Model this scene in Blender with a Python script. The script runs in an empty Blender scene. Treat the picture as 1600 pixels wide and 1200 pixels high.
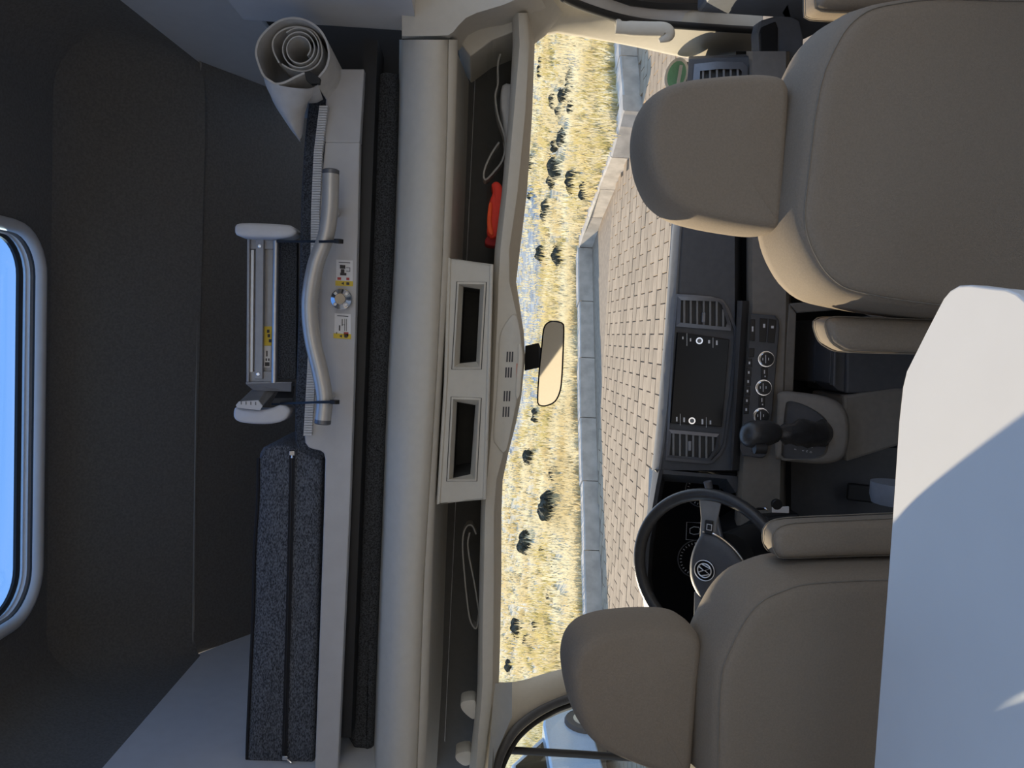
import bpy, bmesh, math, random
from mathutils import Vector, Matrix
random.seed(7)
S = bpy.context.scene
COL = S.collection
R = math.radians

# ------------------------------------------------------------------ camera, sky, sun, exposure
CAM = Vector((0.055, 0.0, 1.40)); FPX = 1200.0
YAW, PITCH, ROLL = R(3.5), R(2.6), R(2.7)
F0 = Vector((-math.sin(YAW)*math.cos(PITCH), math.cos(YAW)*math.cos(PITCH), -math.sin(PITCH)))
R0 = Vector((math.cos(YAW), math.sin(YAW), 0)); U0 = R0.cross(F0)
RR = R0*math.cos(ROLL) + U0*math.sin(ROLL)
UU = U0*math.cos(ROLL) - R0*math.sin(ROLL)
cd = bpy.data.cameras.new('camera'); cam = bpy.data.objects.new('camera', cd); COL.objects.link(cam)
cd.sensor_fit = 'HORIZONTAL'; cd.sensor_width = 36.0; cd.lens = 36.0*FPX/1600.0
cd.clip_start = 0.02; cd.clip_end = 2000
mw = Matrix.Identity(4)
for i in range(3):                      # the photo was taken with the phone on its side: image right is down
    mw[i][0] = -UU[i]; mw[i][1] = RR[i]; mw[i][2] = -F0[i]; mw[i][3] = CAM[i]
cam.matrix_world = mw
S.camera = cam

SUN_AZ, SUN_EL = R(36), R(21)           # left of straight ahead, above the horizon
w = bpy.data.worlds.new('sky'); S.world = w; w.use_nodes = True
nt = w.node_tree; nt.nodes.clear()
tcw = nt.nodes.new('ShaderNodeTexCoord'); sxyz = nt.nodes.new('ShaderNodeSeparateXYZ')
sky = nt.nodes.new('ShaderNodeValToRGB')                       # clear winter sky: pale at the horizon, blue overhead
sky.color_ramp.elements[0].position = 0.0; sky.color_ramp.elements[0].color = (0.80, 0.79, 0.78, 1)
sky.color_ramp.elements[1].position = 0.75; sky.color_ramp.elements[1].color = (0.22, 0.38, 0.72, 1)
e_ = sky.color_ramp.elements.new(0.28); e_.color = (0.36, 0.52, 0.78, 1)
nt.links.new(tcw.outputs['Generated'], sxyz.inputs[0]); nt.links.new(sxyz.outputs['Z'], sky.inputs[0])
bg = nt.nodes.new('ShaderNodeBackground'); bg.inputs['Strength'].default_value = 1.2
wo = nt.nodes.new('ShaderNodeOutputWorld')
nt.links.new(sky.outputs[0], bg.inputs[0]); nt.links.new(bg.outputs[0], wo.inputs[0])
sl = bpy.data.lights.new('sun', 'SUN'); sl.energy = 4.5; sl.angle = R(0.6); sl.color = (1.0, 0.84, 0.60)
so = bpy.data.objects.new('sun', sl); COL.objects.link(so)
sdir = Vector((-math.sin(SUN_AZ)*math.cos(SUN_EL), math.cos(SUN_AZ)*math.cos(SUN_EL), math.sin(SUN_EL)))
so.rotation_euler = (-sdir).to_track_quat('-Z', 'Y').to_euler(); so.location = sdir*30
vs = S.view_settings
vs.view_transform = 'Standard'; vs.look = 'None'; vs.gamma = 1.0; vs.use_curve_mapping = False
vs.exposure = 0.65

# ------------------------------------------------------------------ photograph -> place
def ray(x, y):
    u, v = 1200.0-y, x
    return F0 + RR*((u-600)/FPX) - UU*((v-800)/FPX)
def at(x, y, Y, k=0.0, z0=0.0):         # point on the plane Y = Y0 + k*(z - z0)
    d = ray(x, y); t = (Y + k*(CAM.z-z0))/(d.y - k*d.z)
    return CAM + d*t
def atZ(x, y, Z):
    d = ray(x, y); return CAM + d*((Z-CAM.z)/d.z)
def atX(x, y, X):
    d = ray(x, y); return CAM + d*((X-CAM.x)/d.x)
def V(*a): return Vector(a)

# ------------------------------------------------------------------ materials
def mat(name, col, rough=0.6, metal=0.0, var=0.0, vscale=60.0, bump=0.0, bscale=400.0, col2=None, coat=0.0, spec=None, stretch=None):
    m = bpy.data.materials.new(name); m.use_nodes = True
    n = m.node_tree; b = n.nodes['Principled BSDF']
    b.inputs['Roughness'].default_value = rough; b.inputs['Metallic'].default_value = metal
    if coat: b.inputs['Coat Weight'].default_value = coat
    if spec is not None: b.inputs['Specular IOR Level'].default_value = spec
    tc = n.nodes.new('ShaderNodeTexCoord'); mp = n.nodes.new('ShaderNodeMapping')
    n.links.new(tc.outputs['Object'], mp.inputs[0])
    if stretch: mp.inputs['Scale'].default_value = stretch
    nz = n.nodes.new('ShaderNodeTexNoise'); nz.inputs['Scale'].default_value = vscale; nz.inputs['Detail'].default_value = 4
    n.links.new(mp.outputs[0], nz.inputs[0])
    rp = n.nodes.new('ShaderNodeValToRGB')
    c2 = col2 if col2 else tuple(min(1, c*(1+var)) for c in col)
    c1 = col if col2 else tuple(c*(1-var) for c in col)
    rp.color_ramp.elements[0].position = 0.35; rp.color_ramp.elements[1].position = 0.65
    rp.color_ramp.elements[0].color = (*c1, 1); rp.color_ramp.elements[1].color = (*c2, 1)
    n.links.new(nz.outputs[0], rp.inputs[0]); n.links.new(rp.outputs[0], b.inputs['Base Color'])
    if bump:
        nb = n.nodes.new('ShaderNodeTexNoise'); nb.inputs['Scale'].default_value = bscale
        n.links.new(mp.outputs[0], nb.inputs[0])
        bp = n.nodes.new('ShaderNodeBump'); bp.inputs['Strength'].default_value = bump; bp.inputs['Distance'].default_value = 0.002
        n.links.new(nb.outputs[0], bp.inputs['Height']); n.links.new(bp.outputs[0], b.inputs['Normal'])
    return m
def glass(name, tint=(1, 1, 1), refl=0.06, rough=0.0):
    m = bpy.data.materials.new(name); m.use_nodes = True; n = m.node_tree; n.nodes.clear()
    t = n.nodes.new('ShaderNodeBsdfTransparent'); t.inputs[0].default_value = (*tint, 1)
    g = n.nodes.new('ShaderNodeBsdfGlossy'); g.inputs['Roughness'].default_value = rough
    x = n.nodes.new('ShaderNodeMixShader'); x.inputs[0].default_value = refl
    o = n.nodes.new('ShaderNodeOutputMaterial')
    n.links.new(t.outputs[0], x.inputs[1]); n.links.new(g.outputs[0], x.inputs[2]); n.links.new(x.outputs[0], o.inputs[0])
    return m
M = {}
M['felt'] = mat('dark_felt', (0.155, 0.147, 0.132), 0.95, var=0.12, vscale=160, bump=0.4, bscale=700)
M['seam'] = mat('seam_welt', (0.24, 0.23, 0.21), 0.8, var=0.05)
M['grey'] = mat('grey_laminate', (0.62, 0.61, 0.60), 0.5, var=0.02, vscale=30)
M['board'] = mat('board_grey', (0.52, 0.51, 0.505), 0.42, var=0.03, vscale=25)
M['beige'] = mat('beige_plastic', (0.57, 0.525, 0.435), 0.55, var=0.02, bump=0.15, bscale=900)
M['beige2'] = mat('beige_headliner', (0.60, 0.56, 0.48), 0.7, var=0.02, bump=0.15, bscale=900)
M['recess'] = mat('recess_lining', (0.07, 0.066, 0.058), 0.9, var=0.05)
M['seat'] = mat('seat_fabric', (0.235, 0.185, 0.132), 0.85, var=0.05, vscale=260, bump=0.35, bscale=900)
M['seat_rim'] = mat('seat_edge_fabric', (0.42, 0.385, 0.32), 0.8, var=0.06, vscale=260, bump=0.3, bscale=900)
M['stitch'] = mat('stitching', (0.20, 0.17, 0.13), 0.8, var=0.1)
M['black'] = mat('black_plastic', (0.012, 0.012, 0.013), 0.5, var=0.05)
M['rubber'] = mat('black_rubber', (0.018, 0.018, 0.018), 0.65, var=0.08)
M['gloss'] = mat('gloss_black', (0.006, 0.006, 0.007), 0.2, var=0.05, spec=0.15)
M['dash'] = mat('dash_plastic', (0.075, 0.077, 0.084), 0.55, var=0.06, bump=0.2, bscale=800)
M['dash_lo'] = mat('dash_lower_plastic', (0.20, 0.182, 0.158), 0.6, var=0.05, bump=0.2, bscale=800)
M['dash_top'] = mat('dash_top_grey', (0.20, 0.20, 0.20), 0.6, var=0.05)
M['trim'] = mat('satin_trim', (0.16, 0.165, 0.18), 0.35, metal=0.5, var=0.05)
M['emblem'] = mat('emblem_silver', (0.80, 0.81, 0.83), 0.3, metal=0.35, var=0.02)
M['chrome'] = mat('chrome', (0.75, 0.75, 0.76), 0.15, metal=1.0, var=0.02)
M['alu'] = mat('aluminium', (0.62, 0.61, 0.60), 0.38, metal=0.85, var=0.04, vscale=80)
M['alu_flat'] = mat('ladder_aluminium', (0.36, 0.36, 0.37), 0.45, metal=0.4, var=0.04)
M['handle'] = mat('handle_enamel', (0.55, 0.53, 0.50), 0.35, metal=0.45, var=0.02)
M['white'] = mat('white_plastic', (0.72, 0.71, 0.71), 0.45, var=0.02)
M['rib'] = mat('ribbed_white', (0.60, 0.60, 0.60), 0.55, var=0.03)
M['fleece'] = mat('navy_fleece', (0.020, 0.023, 0.030), 0.95, vscale=330, col2=(0.17, 0.185, 0.215), bump=0.6, bscale=500, stretch=(0.6, 1, 1.4))
M['fleece_dk'] = mat('charcoal_fleece', (0.016, 0.017, 0.020), 0.95, vscale=330, col2=(0.095, 0.102, 0.112), bump=0.6, bscale=500)
M['tape'] = mat('zip_tape', (0.010, 0.010, 0.014), 0.8, var=0.1)
M['canvas'] = mat('grey_canvas', (0.60, 0.575, 0.535), 0.85, var=0.05, vscale=40, bump=0.2)
M['yellow'] = mat('sticker_yellow', (0.75, 0.55, 0.05), 0.5, var=0.03)
M['paper'] = mat('sticker_white', (0.78, 0.77, 0.76), 0.5, var=0.02)
M['ink'] = mat('ink', (0.05, 0.045, 0.045), 0.6, var=0.1)
M['red_ink'] = mat('red_ink', (0.45, 0.06, 0.05), 0.6, var=0.1)
M['red'] = mat('red_cloth', (0.80, 0.045, 0.02), 0.7, var=0.1, vscale=30)
M['strap'] = mat('grey_strap', (0.32, 0.30, 0.26), 0.8, var=0.05)
M['table'] = mat('table_laminate', (0.72, 0.70, 0.67), 0.38, var=0.012, vscale=8)
M['mark'] = mat('white_marks', (0.7, 0.7, 0.72), 0.5, var=0.02)
M['mirror'] = mat('mirror_glass', (0.86, 0.86, 0.84), 0.02, metal=1.0)
M['leather'] = mat('black_leather', (0.034, 0.034, 0.035), 0.32, var=0.1, vscale=60, bump=0.3, bscale=500)
M['dome'] = mat('mirror_lens_red', (0.55, 0.16, 0.08), 0.4, var=0.02)
M['green'] = mat('badge_green', (0.20, 0.48, 0.30), 0.5, var=0.05)
M['floor'] = mat('dark_floor', (0.03, 0.03, 0.03), 0.8, var=0.2)
M['bluegrey'] = mat('door_bluegrey', (0.15, 0.16, 0.18), 0.5, var=0.04, bump=0.15, bscale=800)
M['glass'] = glass('windscreen_glass', (0.97, 0.98, 0.97), 0.05)
M['side_glass'] = glass('side_glass', (0.80, 0.86, 0.88), 0.08)
M['acrylic'] = glass('acrylic_lid', (0.36, 0.55, 0.76), 0.08, 0.15)
M['lens'] = mat('lamp_lens', (0.62, 0.56, 0.45), 0.25, var=0.02)
# outdoors
M['paver'] = mat('sand_pavers', (0.43, 0.315, 0.20), 0.95, spec=0.15, var=0.10, vscale=6, bump=0.3, bscale=40)
M['road'] = mat('sand_joint', (0.28, 0.205, 0.13), 0.95, var=0.15, vscale=12)
M['bank'] = mat('dry_bank', (0.46, 0.38, 0.24), 0.95, vscale=1.2, col2=(0.66, 0.58, 0.40), bump=0.5, bscale=8)
M['grass'] = mat('dry_grass', (0.62, 0.50, 0.26), 0.9, vscale=0.7, col2=(0.80, 0.74, 0.54))
M['grass_g'] = mat('green_grass', (0.50, 0.42, 0.17), 0.9, vscale=0.9, col2=(0.70, 0.58, 0.28))
M['shrub'] = mat('dark_scrub', (0.035, 0.035, 0.025), 0.9, vscale=9, col2=(0.10, 0.095, 0.06))
M['stone'] = mat('wall_stone', (0.47, 0.41, 0.33), 0.9, var=0.15, vscale=5, bump=0.5, bscale=30)
M['far_slope'] = mat('bluegrey_slope', (0.30, 0.325, 0.325), 0.95, var=0.35, vscale=2.5, bump=0.5, bscale=30)
M['carpaint'] = mat('car_paint', (0.42, 0.52, 0.62), 0.25, var=0.05, coat=0.6)

for k_ in ('grass', 'grass_g', 'shrub'):
    n = M[k_].node_tree; pb = n.nodes['Principled BSDF']; out = n.nodes['Material Output']
    tr_ = n.nodes.new('ShaderNodeBsdfTranslucent'); mx = n.nodes.new('ShaderNodeMixShader'); mx.inputs[0].default_value = 0.5 if k_ != 'shrub' else 0.2
    n.links.new(pb.inputs['Base Color'].links[0].from_socket, tr_.inputs[0]); n.links.new(pb.outputs[0], mx.inputs[1]); n.links.new(tr_.outputs[0], mx.inputs[2]); n.links.new(mx.outputs[0], out.inputs[0])

n = M['paver'].node_tree; pb = n.nodes['Principled BSDF']; oi = n.nodes.new('ShaderNodeObjectInfo'); hs = n.nodes.new('ShaderNodeHueSaturation'); mr_ = n.nodes.new('ShaderNodeMapRange')
mr_.inputs['To Min'].default_value = 0.88; mr_.inputs['To Max'].default_value = 1.08; n.links.new(oi.outputs['Random'], mr_.inputs['Value']); n.links.new(mr_.outputs[0], hs.inputs['Value'])
n.links.new(pb.inputs['Base Color'].links[0].from_socket, hs.inputs['Color']); n.links.new(hs.outputs[0], pb.inputs['Base Color'])

# ------------------------------------------------------------------ mesh helpers
class MB:
    def __init__(s): s.v = []; s.f = []
    def add(s, vs, fs):
        o = len(s.v); s.v += [Vector(p) for p in vs]; s.f += [tuple(i+o for i in f) for f in fs]; return s
    def box(s, c, sz, rot=None):
        c = Vector(c); hx, hy, hz = sz[0]/2, sz[1]/2, sz[2]/2
        pts = [Vector((x, y, z)) for x in (-hx, hx) for y in (-hy, hy) for z in (-hz, hz)]
        if rot is not None: pts = [rot @ p for p in pts]
        return s.add([c+p for p in pts], [(0,1,3,2),(4,6,7,5),(0,4,5,1),(2,3,7,6),(0,2,6,4),(1,5,7,3)])
    def prism(s, pts, vec):
        n = len(pts); vec = Vector(vec); pts = [Vector(p) for p in pts]
        fs = [tuple(range(n)), tuple(range(2*n-1, n-1, -1))] + [(i, n+i, n+(i+1) % n, (i+1) % n) for i in range(n)]
        return s.add(pts+[p+vec for p in pts], fs)
    def loft(s, rings, closed=True, caps=True, loop=False):
        n = len(rings[0]); vs = [p for r in rings for p in r]; fs = []
        m = len(rings)
        for i in range(m if loop else m-1):
            i2 = (i+1) % m
            for j in range(n if closed else n-1):
                k = (j+1) % n; fs.append((i*n+j, i*n+k, i2*n+k, i2*n+j))
        if caps and closed and not loop:
            if n > 30:                  # fan caps keep big outlines clean
                vs = vs+[sum(rings[0], Vector())/n, sum(rings[-1], Vector())/n]; c0, c1 = m*n, m*n+1
                fs += [((j+1) % n, j, c0) for j in range(n)] + [((m-1)*n+j, (m-1)*n+(j+1) % n, c1) for j in range(n)]
            else: fs += [tuple(range(n-1, -1, -1)), tuple((m-1)*n+j for j in range(n))]
        return s.add(vs, fs)
    def tube(s, path, r, seg=10, closed=False, flat=None, caps=True):
        path = [Vector(p) for p in path]; m = len(path); rings = []; ref = None
        for i, p in enumerate(path):
            a = path[(i-1) % m] if (closed or i > 0) else p
            b = path[(i+1) % m] if (closed or i < m-1) else p
            t = (b-a).normalized()
            if ref is None:
                ref = Vector((0, 0, 1)) if abs(t.z) < 0.9 else Vector((1, 0, 0))
            x = (ref - t*ref.dot(t)).normalized(); ref = x; yv = t.cross(x)
            rr = r[i] if isinstance(r, (list, tuple)) else r
            fx = flat if flat else 1.0
            rings.append([p + x*(math.cos(q)*rr) + yv*(math.sin(q)*rr*fx) for q in [2*math.pi*j/seg for j in range(seg)]])
        return s.loft(rings, True, caps, closed)
    def lathe(s, c, axis, prof, seg=24):
        axis = Vector(axis).normalized(); c = Vector(c)
        x = axis.orthogonal().normalized(); y = axis.cross(x)
        rings = [[c + axis*h + (x*math.cos(q)+y*math.sin(q))*max(r, 1e-4) for q in [2*math.pi*j/seg for j in range(seg)]] for r, h in prof]
        return s.loft(rings)
    def grid(s, fn, nu, nv):
        vs = [fn(i/nu, j/nv) for i in range(nu+1) for j in range(nv+1)]
        fs = [(i*(nv+1)+j, (i+1)*(nv+1)+j, (i+1)*(nv+1)+j+1, i*(nv+1)+j+1) for i in range(nu) for j in range(nv)]
        return s.add(vs, fs)
    def build(s, name, m, parent=None, smooth=35, bevel=0, bseg=2, kind=None, fix=True):
        me = bpy.data.meshes.new(name)
        if parent is not None: off = Vector(parent.get('_o', (0, 0, 0)))
        else:
            lo = [min(p[i] for p in s.v) for i in range(3)]; hi = [max(p[i] for p in s.v) for i in range(3)]
            off = Vector(((lo[0]+hi[0])/2, (lo[1]+hi[1])/2, lo[2]))
        me.from_pydata([tuple(p-off) for p in s.v], [], s.f); me.update()
        if fix:
            bm = bmesh.new(); bm.from_mesh(me); bmesh.ops.recalc_face_normals(bm, faces=bm.faces); bm.to_mesh(me); bm.free()
        me.materials.append(M[m] if isinstance(m, str) else m)
        if smooth:
            me.polygons.foreach_set('use_smooth', [True]*len(me.polygons))
            me.set_sharp_from_angle(angle=R(smooth))
        o = bpy.data.objects.new(name, me); COL.objects.link(o)
        if parent is not None: o.parent = parent
        else: o.location = off
        o['_o'] = tuple(off)
        if bevel:
            b = o.modifiers.new('bevel', 'BEVEL'); b.width = bevel; b.segments = bseg; b.limit_method = 'ANGLE'; b.angle_limit = R(35)
        if kind: o['kind'] = kind
        return o
def thing(name, base, label, cat, group=None, kind=None):
    o = bpy.data.objects.new(name, None); COL.objects.link(o); o.location = base; o['_o'] = tuple(base); o.empty_display_size = 0.05
    tag(o, label, cat, group, kind); return o
def tag(o, label, cat=None, group=None, kind=None):
    o['label'] = label
    if cat: o['category'] = cat
    if group: o['group'] = group
    if kind: o['kind'] = kind
    return o
def cr_closed(pts, n):                  # closed Catmull-Rom resample
    pts = [Vector(p) for p in pts]; m = len(pts); dense = []
    for i in range(m):
        a, b, c, d = pts[i-1], pts[i], pts[(i+1) % m], pts[(i+2) % m]
        for k in range(12):
            t = k/12
            dense.append(0.5*((2*b)+(c-a)*t+(2*a-5*b+4*c-d)*t*t+(3*b-a-3*c+d)*t**3))
    L = [0]
    for i in range(len(dense)): L.append(L[-1]+(dense[(i+1) % len(dense)]-dense[i]).length)
    out = []; j = 0
    for i in range(n):
        s_ = L[-1]*i/n
        while L[j+1] < s_: j += 1
        t = (s_-L[j])/max(1e-9, L[j+1]-L[j]); out.append(dense[j].lerp(dense[(j+1) % len(dense)], t))
    return out
def cr_open(pts, n):
    pts = [Vector(p) for p in pts]; out = []; m = len(pts)-1
    for q in range(n+1):
        s_ = q/n*m; i = min(int(s_), m-1); t = s_-i
        a = pts[max(i-1, 0)]; b = pts[i]; c = pts[i+1]; d = pts[min(i+2, m)]
        out.append(0.5*((2*b)+(c-a)*t+(2*a-5*b+4*c-d)*t*t+(3*b-a-3*c+d)*t**3))
    return out
def inset(loop, nrm, d):                # shift a planar loop inwards
    n = len(loop); out = []
    for i in range(n):
        t = (loop[(i+1) % n]-loop[i-1]).normalized(); q = t.cross(nrm).normalized()
        out.append(loop[i]+q*d)
    for _ in range(40):                 # undo folds where the corner is tighter than the inset
        bad = [i for i in range(n) if (out[(i+1) % n]-out[i]).dot(loop[(i+1) % n]-loop[i]) <= 0]
        if not bad: break
        for i in bad:
            m_ = (out[i]+out[(i+1) % n])/2; e_ = (loop[(i+1) % n]-loop[i])*0.02
            out[i] = (out[i-1]+m_-e_*2)/2 if _ > 8 else m_-e_; out[(i+1) % n] = (out[(i+2) % n]+m_+e_*2)/2 if _ > 8 else m_+e_
    return out
def area2(loop, nrm):
    a = Vector()
    for i in range(len(loop)): a += loop[i-1].cross(loop[i])
    return a.dot(nrm)
def cushion(loop, nrm, prof, caps=True):  # loop: planar; prof: [(shift along nrm, inset)]
    nrm = Vector(nrm).normalized()
    if area2(loop, nrm) > 0: loop = loop[::-1]   # so that t x n points outwards negative
    rings = []
    for sft, ins in prof:
        lp = inset(loop, nrm, ins); rings.append([p+nrm*sft for p in lp])
    return rings
def rrect(cx, cy, w_, h_, r, seg=6):
    out = []
    for (sx, sy, a0) in ((1, 1, 0), (-1, 1, 90), (-1, -1, 180), (1, -1, 270)):
        for k in range(seg+1):
            a = R(a0+90*k/seg); out.append((cx+sx*(w_/2-r)+r*math.cos(a), cy+sy*(h_/2-r)+r*math.sin(a)))
    return out
def quadpt(q, a, b):                    # bilinear point in a px quad (tl, tr, br, bl)
    p = [Vector((*c, 0)) for c in q]
    return (p[0].lerp(p[1], a)).lerp(p[3].lerp(p[2], a), b)
def text_mesh(body, size, origin, xdir, ydir, m, parent, name='lettering', ext=0.0004):
    cu = bpy.data.curves.new('t', 'FONT'); cu.body = body; cu.size = size; cu.align_x = 'CENTER'; cu.align_y = 'CENTER'; cu.resolution_u = 2
    ob = bpy.data.objects.new('t', cu); COL.objects.link(ob)
    me = bpy.data.meshes.new_from_object(ob.evaluated_get(bpy.context.evaluated_depsgraph_get()))
    xd = Vector(xdir).normalized(); yd = Vector(ydir).normalized(); b = MB()
    b.add([Vector(origin)+xd*v.co.x+yd*v.co.y for v in me.vertices], [tuple(p.vertices) for p in me.polygons])
    bpy.data.objects.remove(ob); bpy.data.meshes.remove(me); bpy.data.curves.remove(cu)
    return b.build(name, m, parent, smooth=0, fix=False)

# ================================================================== THE VAN'S SHELL
XL, XR = -0.95, 0.80
PROF = [(2.30, 2.22), (2.26, 2.273), (2.22, 2.323), (2.18, 2.372), (2.14, 2.415), (2.11, 2.445), (2.08, 2.472), (2.05, 2.490), (2.025, 2.5)]
def zside(sd, Y): return 2.195 if sd < 0 else 2.245 + 0.09*max(0, 2.3-Y)
def liner_row(Y, zp, xa=None, xb=None):
    pts = []
    if xa is None:
        for k in range(9):
            a = R(90*k/8); pts.append(V(XL+0.16*(1-math.cos(a)), Y, zside(-1, Y)+(zp-zside(-1, Y))*math.sin(a)))
        xa = XL+0.16
    else: pts.append(V(xa, Y, zp))
    if xb is None:
        e = XR-0.18
        for k in range(1, 9): pts.append(V(xa+(e-xa)*k/8, Y, zp))
        for k in range(7, -1, -1):
            a = R(90*k/8); pts.append(V(XR-0.18*(1-math.cos(a)), Y, zside(1, Y)+(zp-zside(1, Y))*math.sin(a)))
    else:
        for k in range(1, 9): pts.append(V(xa+(xb-xa)*k/8, Y, zp))
    return pts
# front lining of the sleeping alcove: lower slope, seam, upper curve
b = MB()
b.loft([[V(XL, y_, z_), V(XR, y_, z_+0.02)] for y_, z_ in ((2.30, 2.215), (2.5, 2.08), (2.8, 1.88))], False, False)
wf = b.build('wall_front', 'felt', smooth=60, fix=False); tag(wf, 'dark felt lining sloping behind the bed under the seam', 'wall', kind='structure')
b = MB(); b.loft([liner_row(y_, z_) for y_, z_ in PROF], False, False)
HX0, HX1, HY0, HY1 = -0.69, 0.245, 1.20, 1.965
OX0, OX1, OY0, OY1 = -0.79, 0.62, 1.05, 2.025
hole = [V(x_, y_, 2.5) for x_, y_ in rrect((HX0+HX1)/2, (HY0+HY1)/2, HX1-HX0, HY1-HY0, 0.10, 8)]
hc = V((HX0+HX1)/2, (HY0+HY1)/2, 2.5); outer = []
for p in hole:
    d = p-hc; t = 1e9
    if d.x > 1e-6: t = min(t, (OX1-hc.x)/d.x)
    if d.x < -1e-6: t = min(t, (OX0-hc.x)/d.x)
    if d.y > 1e-6: t = min(t, (OY1-hc.y)/d.y)
    if d.y < -1e-6: t = min(t, (OY0-hc.y)/d.y)
    outer.append(hc+d*t)
for cr_ in ((OX0, OY0), (OX0, OY1), (OX1, OY0), (OX1, OY1)):
    q_ = V(*cr_, 2.5); i_ = min(range(len(outer)), key=lambda i: (outer[i]-q_).length); outer[i_] = q_
b.loft([outer, hole], True, False)
ys = (2.025, 1.5, 1.05)
b.loft([liner_row(y_, 2.5, None, OX0) for y_ in ys], False, False)
b.loft([liner_row(y_, 2.5, OX1, None) for y_ in ys], False, False)
b.loft([liner_row(y_, 2.5) for y_ in (1.05, 0.75)], False, False); b.loft([liner_row(y_, 2.5) for y_ in (-0.4, -0.7)], False, False)
b.loft([liner_row(y_, 2.5, None, -0.5) for y_ in (0.75, 0.2, -0.4)], False, False); b.loft([liner_row(y_, 2.5, 0.45, None) for y_ in (0.75, 0.2, -0.4)], False, False)  # strips leave a hole for the added roof light
cl = b.build('ceiling', 'felt', smooth=60, fix=False); tag(cl, 'dark felt ceiling curving up from the seam around the skylight', 'ceiling', kind='structure')
b = MB(); b.tube([V(XL+(XR-XL)*k/20, 2.297, 2.217+0.02*k/20) for k in range(21)], 0.0028, 6)
b.build('seam', 'seam', wf)
# outer skin of the roof above the lining
b = MB(); b.loft([[V(-1.02, y_, z_), V(1.0, y_, z_)] for y_, z_ in ((1.97, 1.44), (2.9, 1.80), (2.86, 1.92), (2.4, 2.3), (2.05, 2.60))], False, False)
tag(b.build('trim_1', 'white', smooth=0), 'white outer skin of the raised roof nose', 'roof', kind='structure')
# skylight
sk = thing('window_1', (hc.x, hc.y, 2.5), 'roof skylight with grey rim and blue acrylic lid', 'skylight', kind='structure')
def ring_band(ins0, z0, ins1, z1):
    def lp(i, z): return [V(x_, y_, z) for x_, y_ in rrect(hc.x, hc.y, HX1-HX0-2*i, HY1-HY0-2*i, max(0.03, 0.10-i), 8)]
    return lp(ins0, z0), lp(ins1, z1)
for nm, m_, lst in (('rim', 'grey', [(-0.028, 2.499), (-0.024, 2.489), (-0.010, 2.484), (0.0, 2.489), (0.003, 2.500), (0.003, 2.503)]),
                    ('gasket', 'rubber', [(0.000, 2.502), (0.000, 2.510)]),
                    ('inner_frame', 'alu', [(0.000, 2.510), (0.006, 2.514), (0.002, 2.5142)]),
                    ('rail', 'white', [(0.002, 2.514), (0.002, 2.524), (0.008, 2.5245)]),
                    ('rail', 'alu', [(0.004, 2.5245), (0.004, 2.532)]),
                    ('lid_seal', 'rubber', [(0.004, 2.532), (0.012, 2.538), (0.012, 2.545)])):
    b = MB(); b.loft([ring_band(i, z, i, z)[0] for i, z in lst], True, False); b.build(nm, m_, sk, smooth=50, fix=False)
b = MB()
def lid(i, z): return [V(x_, y_, z) for x_, y_ in rrect(hc.x, hc.y, HX1-HX0-2*i, HY1-HY0-2*i, 0.09, 8)]
b.loft([lid(0.0, 2.540), lid(0.0, 2.548), lid(0.03, 2.585), lid(0.10, 2.60)], True, False)
n0 = len(b.v); b.add(lid(0.10, 2.60), [tuple(range(len(hole)))])
b.build('pane', 'acrylic', sk, smooth=50, fix=False)

sk2 = MB()  # added roof opening, out of view, lets extra sky light onto table and alcove
for z_ in (0,): sk2.loft([[V(-0.5+i, 0.75-i, z), V(0.45-i, 0.75-i, z), V(0.45-i, -0.4+i, z), V(-0.5+i, -0.4+i, z)] for i, z in ((-0.03, 2.497), (-0.02, 2.486), (0.0, 2.49), (0.0, 2.56))], True, False)
o = sk2.build('added_rooflight', 'grey', smooth=40, fix=False); tag(o, 'grey rim of an unseen roof light added above the camera to brighten the interior', 'skylight', kind='structure')
b = MB(); b.add([V(-0.5, 0.75, 2.555), V(0.45, 0.75, 2.555), V(0.45, -0.4, 2.555), V(-0.5, -0.4, 2.555)], [(0, 1, 2, 3)]); b.build('pane', 'glass', o, smooth=0, fix=False)  # pane of the added roof light
# side linings of the alcove and walls of the living space
b = MB(); b.prism([V(XL, *p) for p in ((2.30, 2.212), (2.5, 2.085), (2.81, 1.89), (2.81, 1.55), (-0.7, 1.55), (-0.7, 2.197), (2.25, 2.197))], (-0.05, 0, 0))
wl = b.build('wall_left', 'grey', smooth=0); tag(wl, 'light grey side lining of the alcove by the zipped cushion', 'wall', kind='structure')
b = MB()
b.box((-0.975, 0.275, 0.45), (0.05, 1.95, 0.9)); b.box((-0.975, 0.275, 1.475), (0.05, 1.95, 0.15)); b.box((-0.975, 1.1, 1.15), (0.05, 0.3, 0.5)); b.box((-0.975, -0.55, 1.15), (0.05, 0.3, 0.5)); b.box((-0.99, 1.48, 0.78), (0.05, 0.46, 1.54))
b.build('lower_panel', 'grey', wl, smooth=0)
b = MB(); b.prism([V(XR, *p) for p in ((2.30, 2.25), (2.5, 2.115), (2.71, 1.972), (-0.7, 1.972), (-0.7, 2.52))], (0.05, 0, 0))
wr = b.build('wall_right', 'grey', smooth=0); tag(wr, 'light grey side lining of the alcove above the fabric roll', 'wall', kind='structure')
b = MB(); b.box((XR+0.03, 0.75, 1.957), (0.03, 3.3, 0.04)); b.build('groove', 'black', wr, smooth=0)
b = MB(); b.box((XR-0.005, 1.78, 1.957), (0.03, 0.12, 0.026)); b.build('catch', 'black', wr, bevel=0.004)
b = MB()
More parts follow.
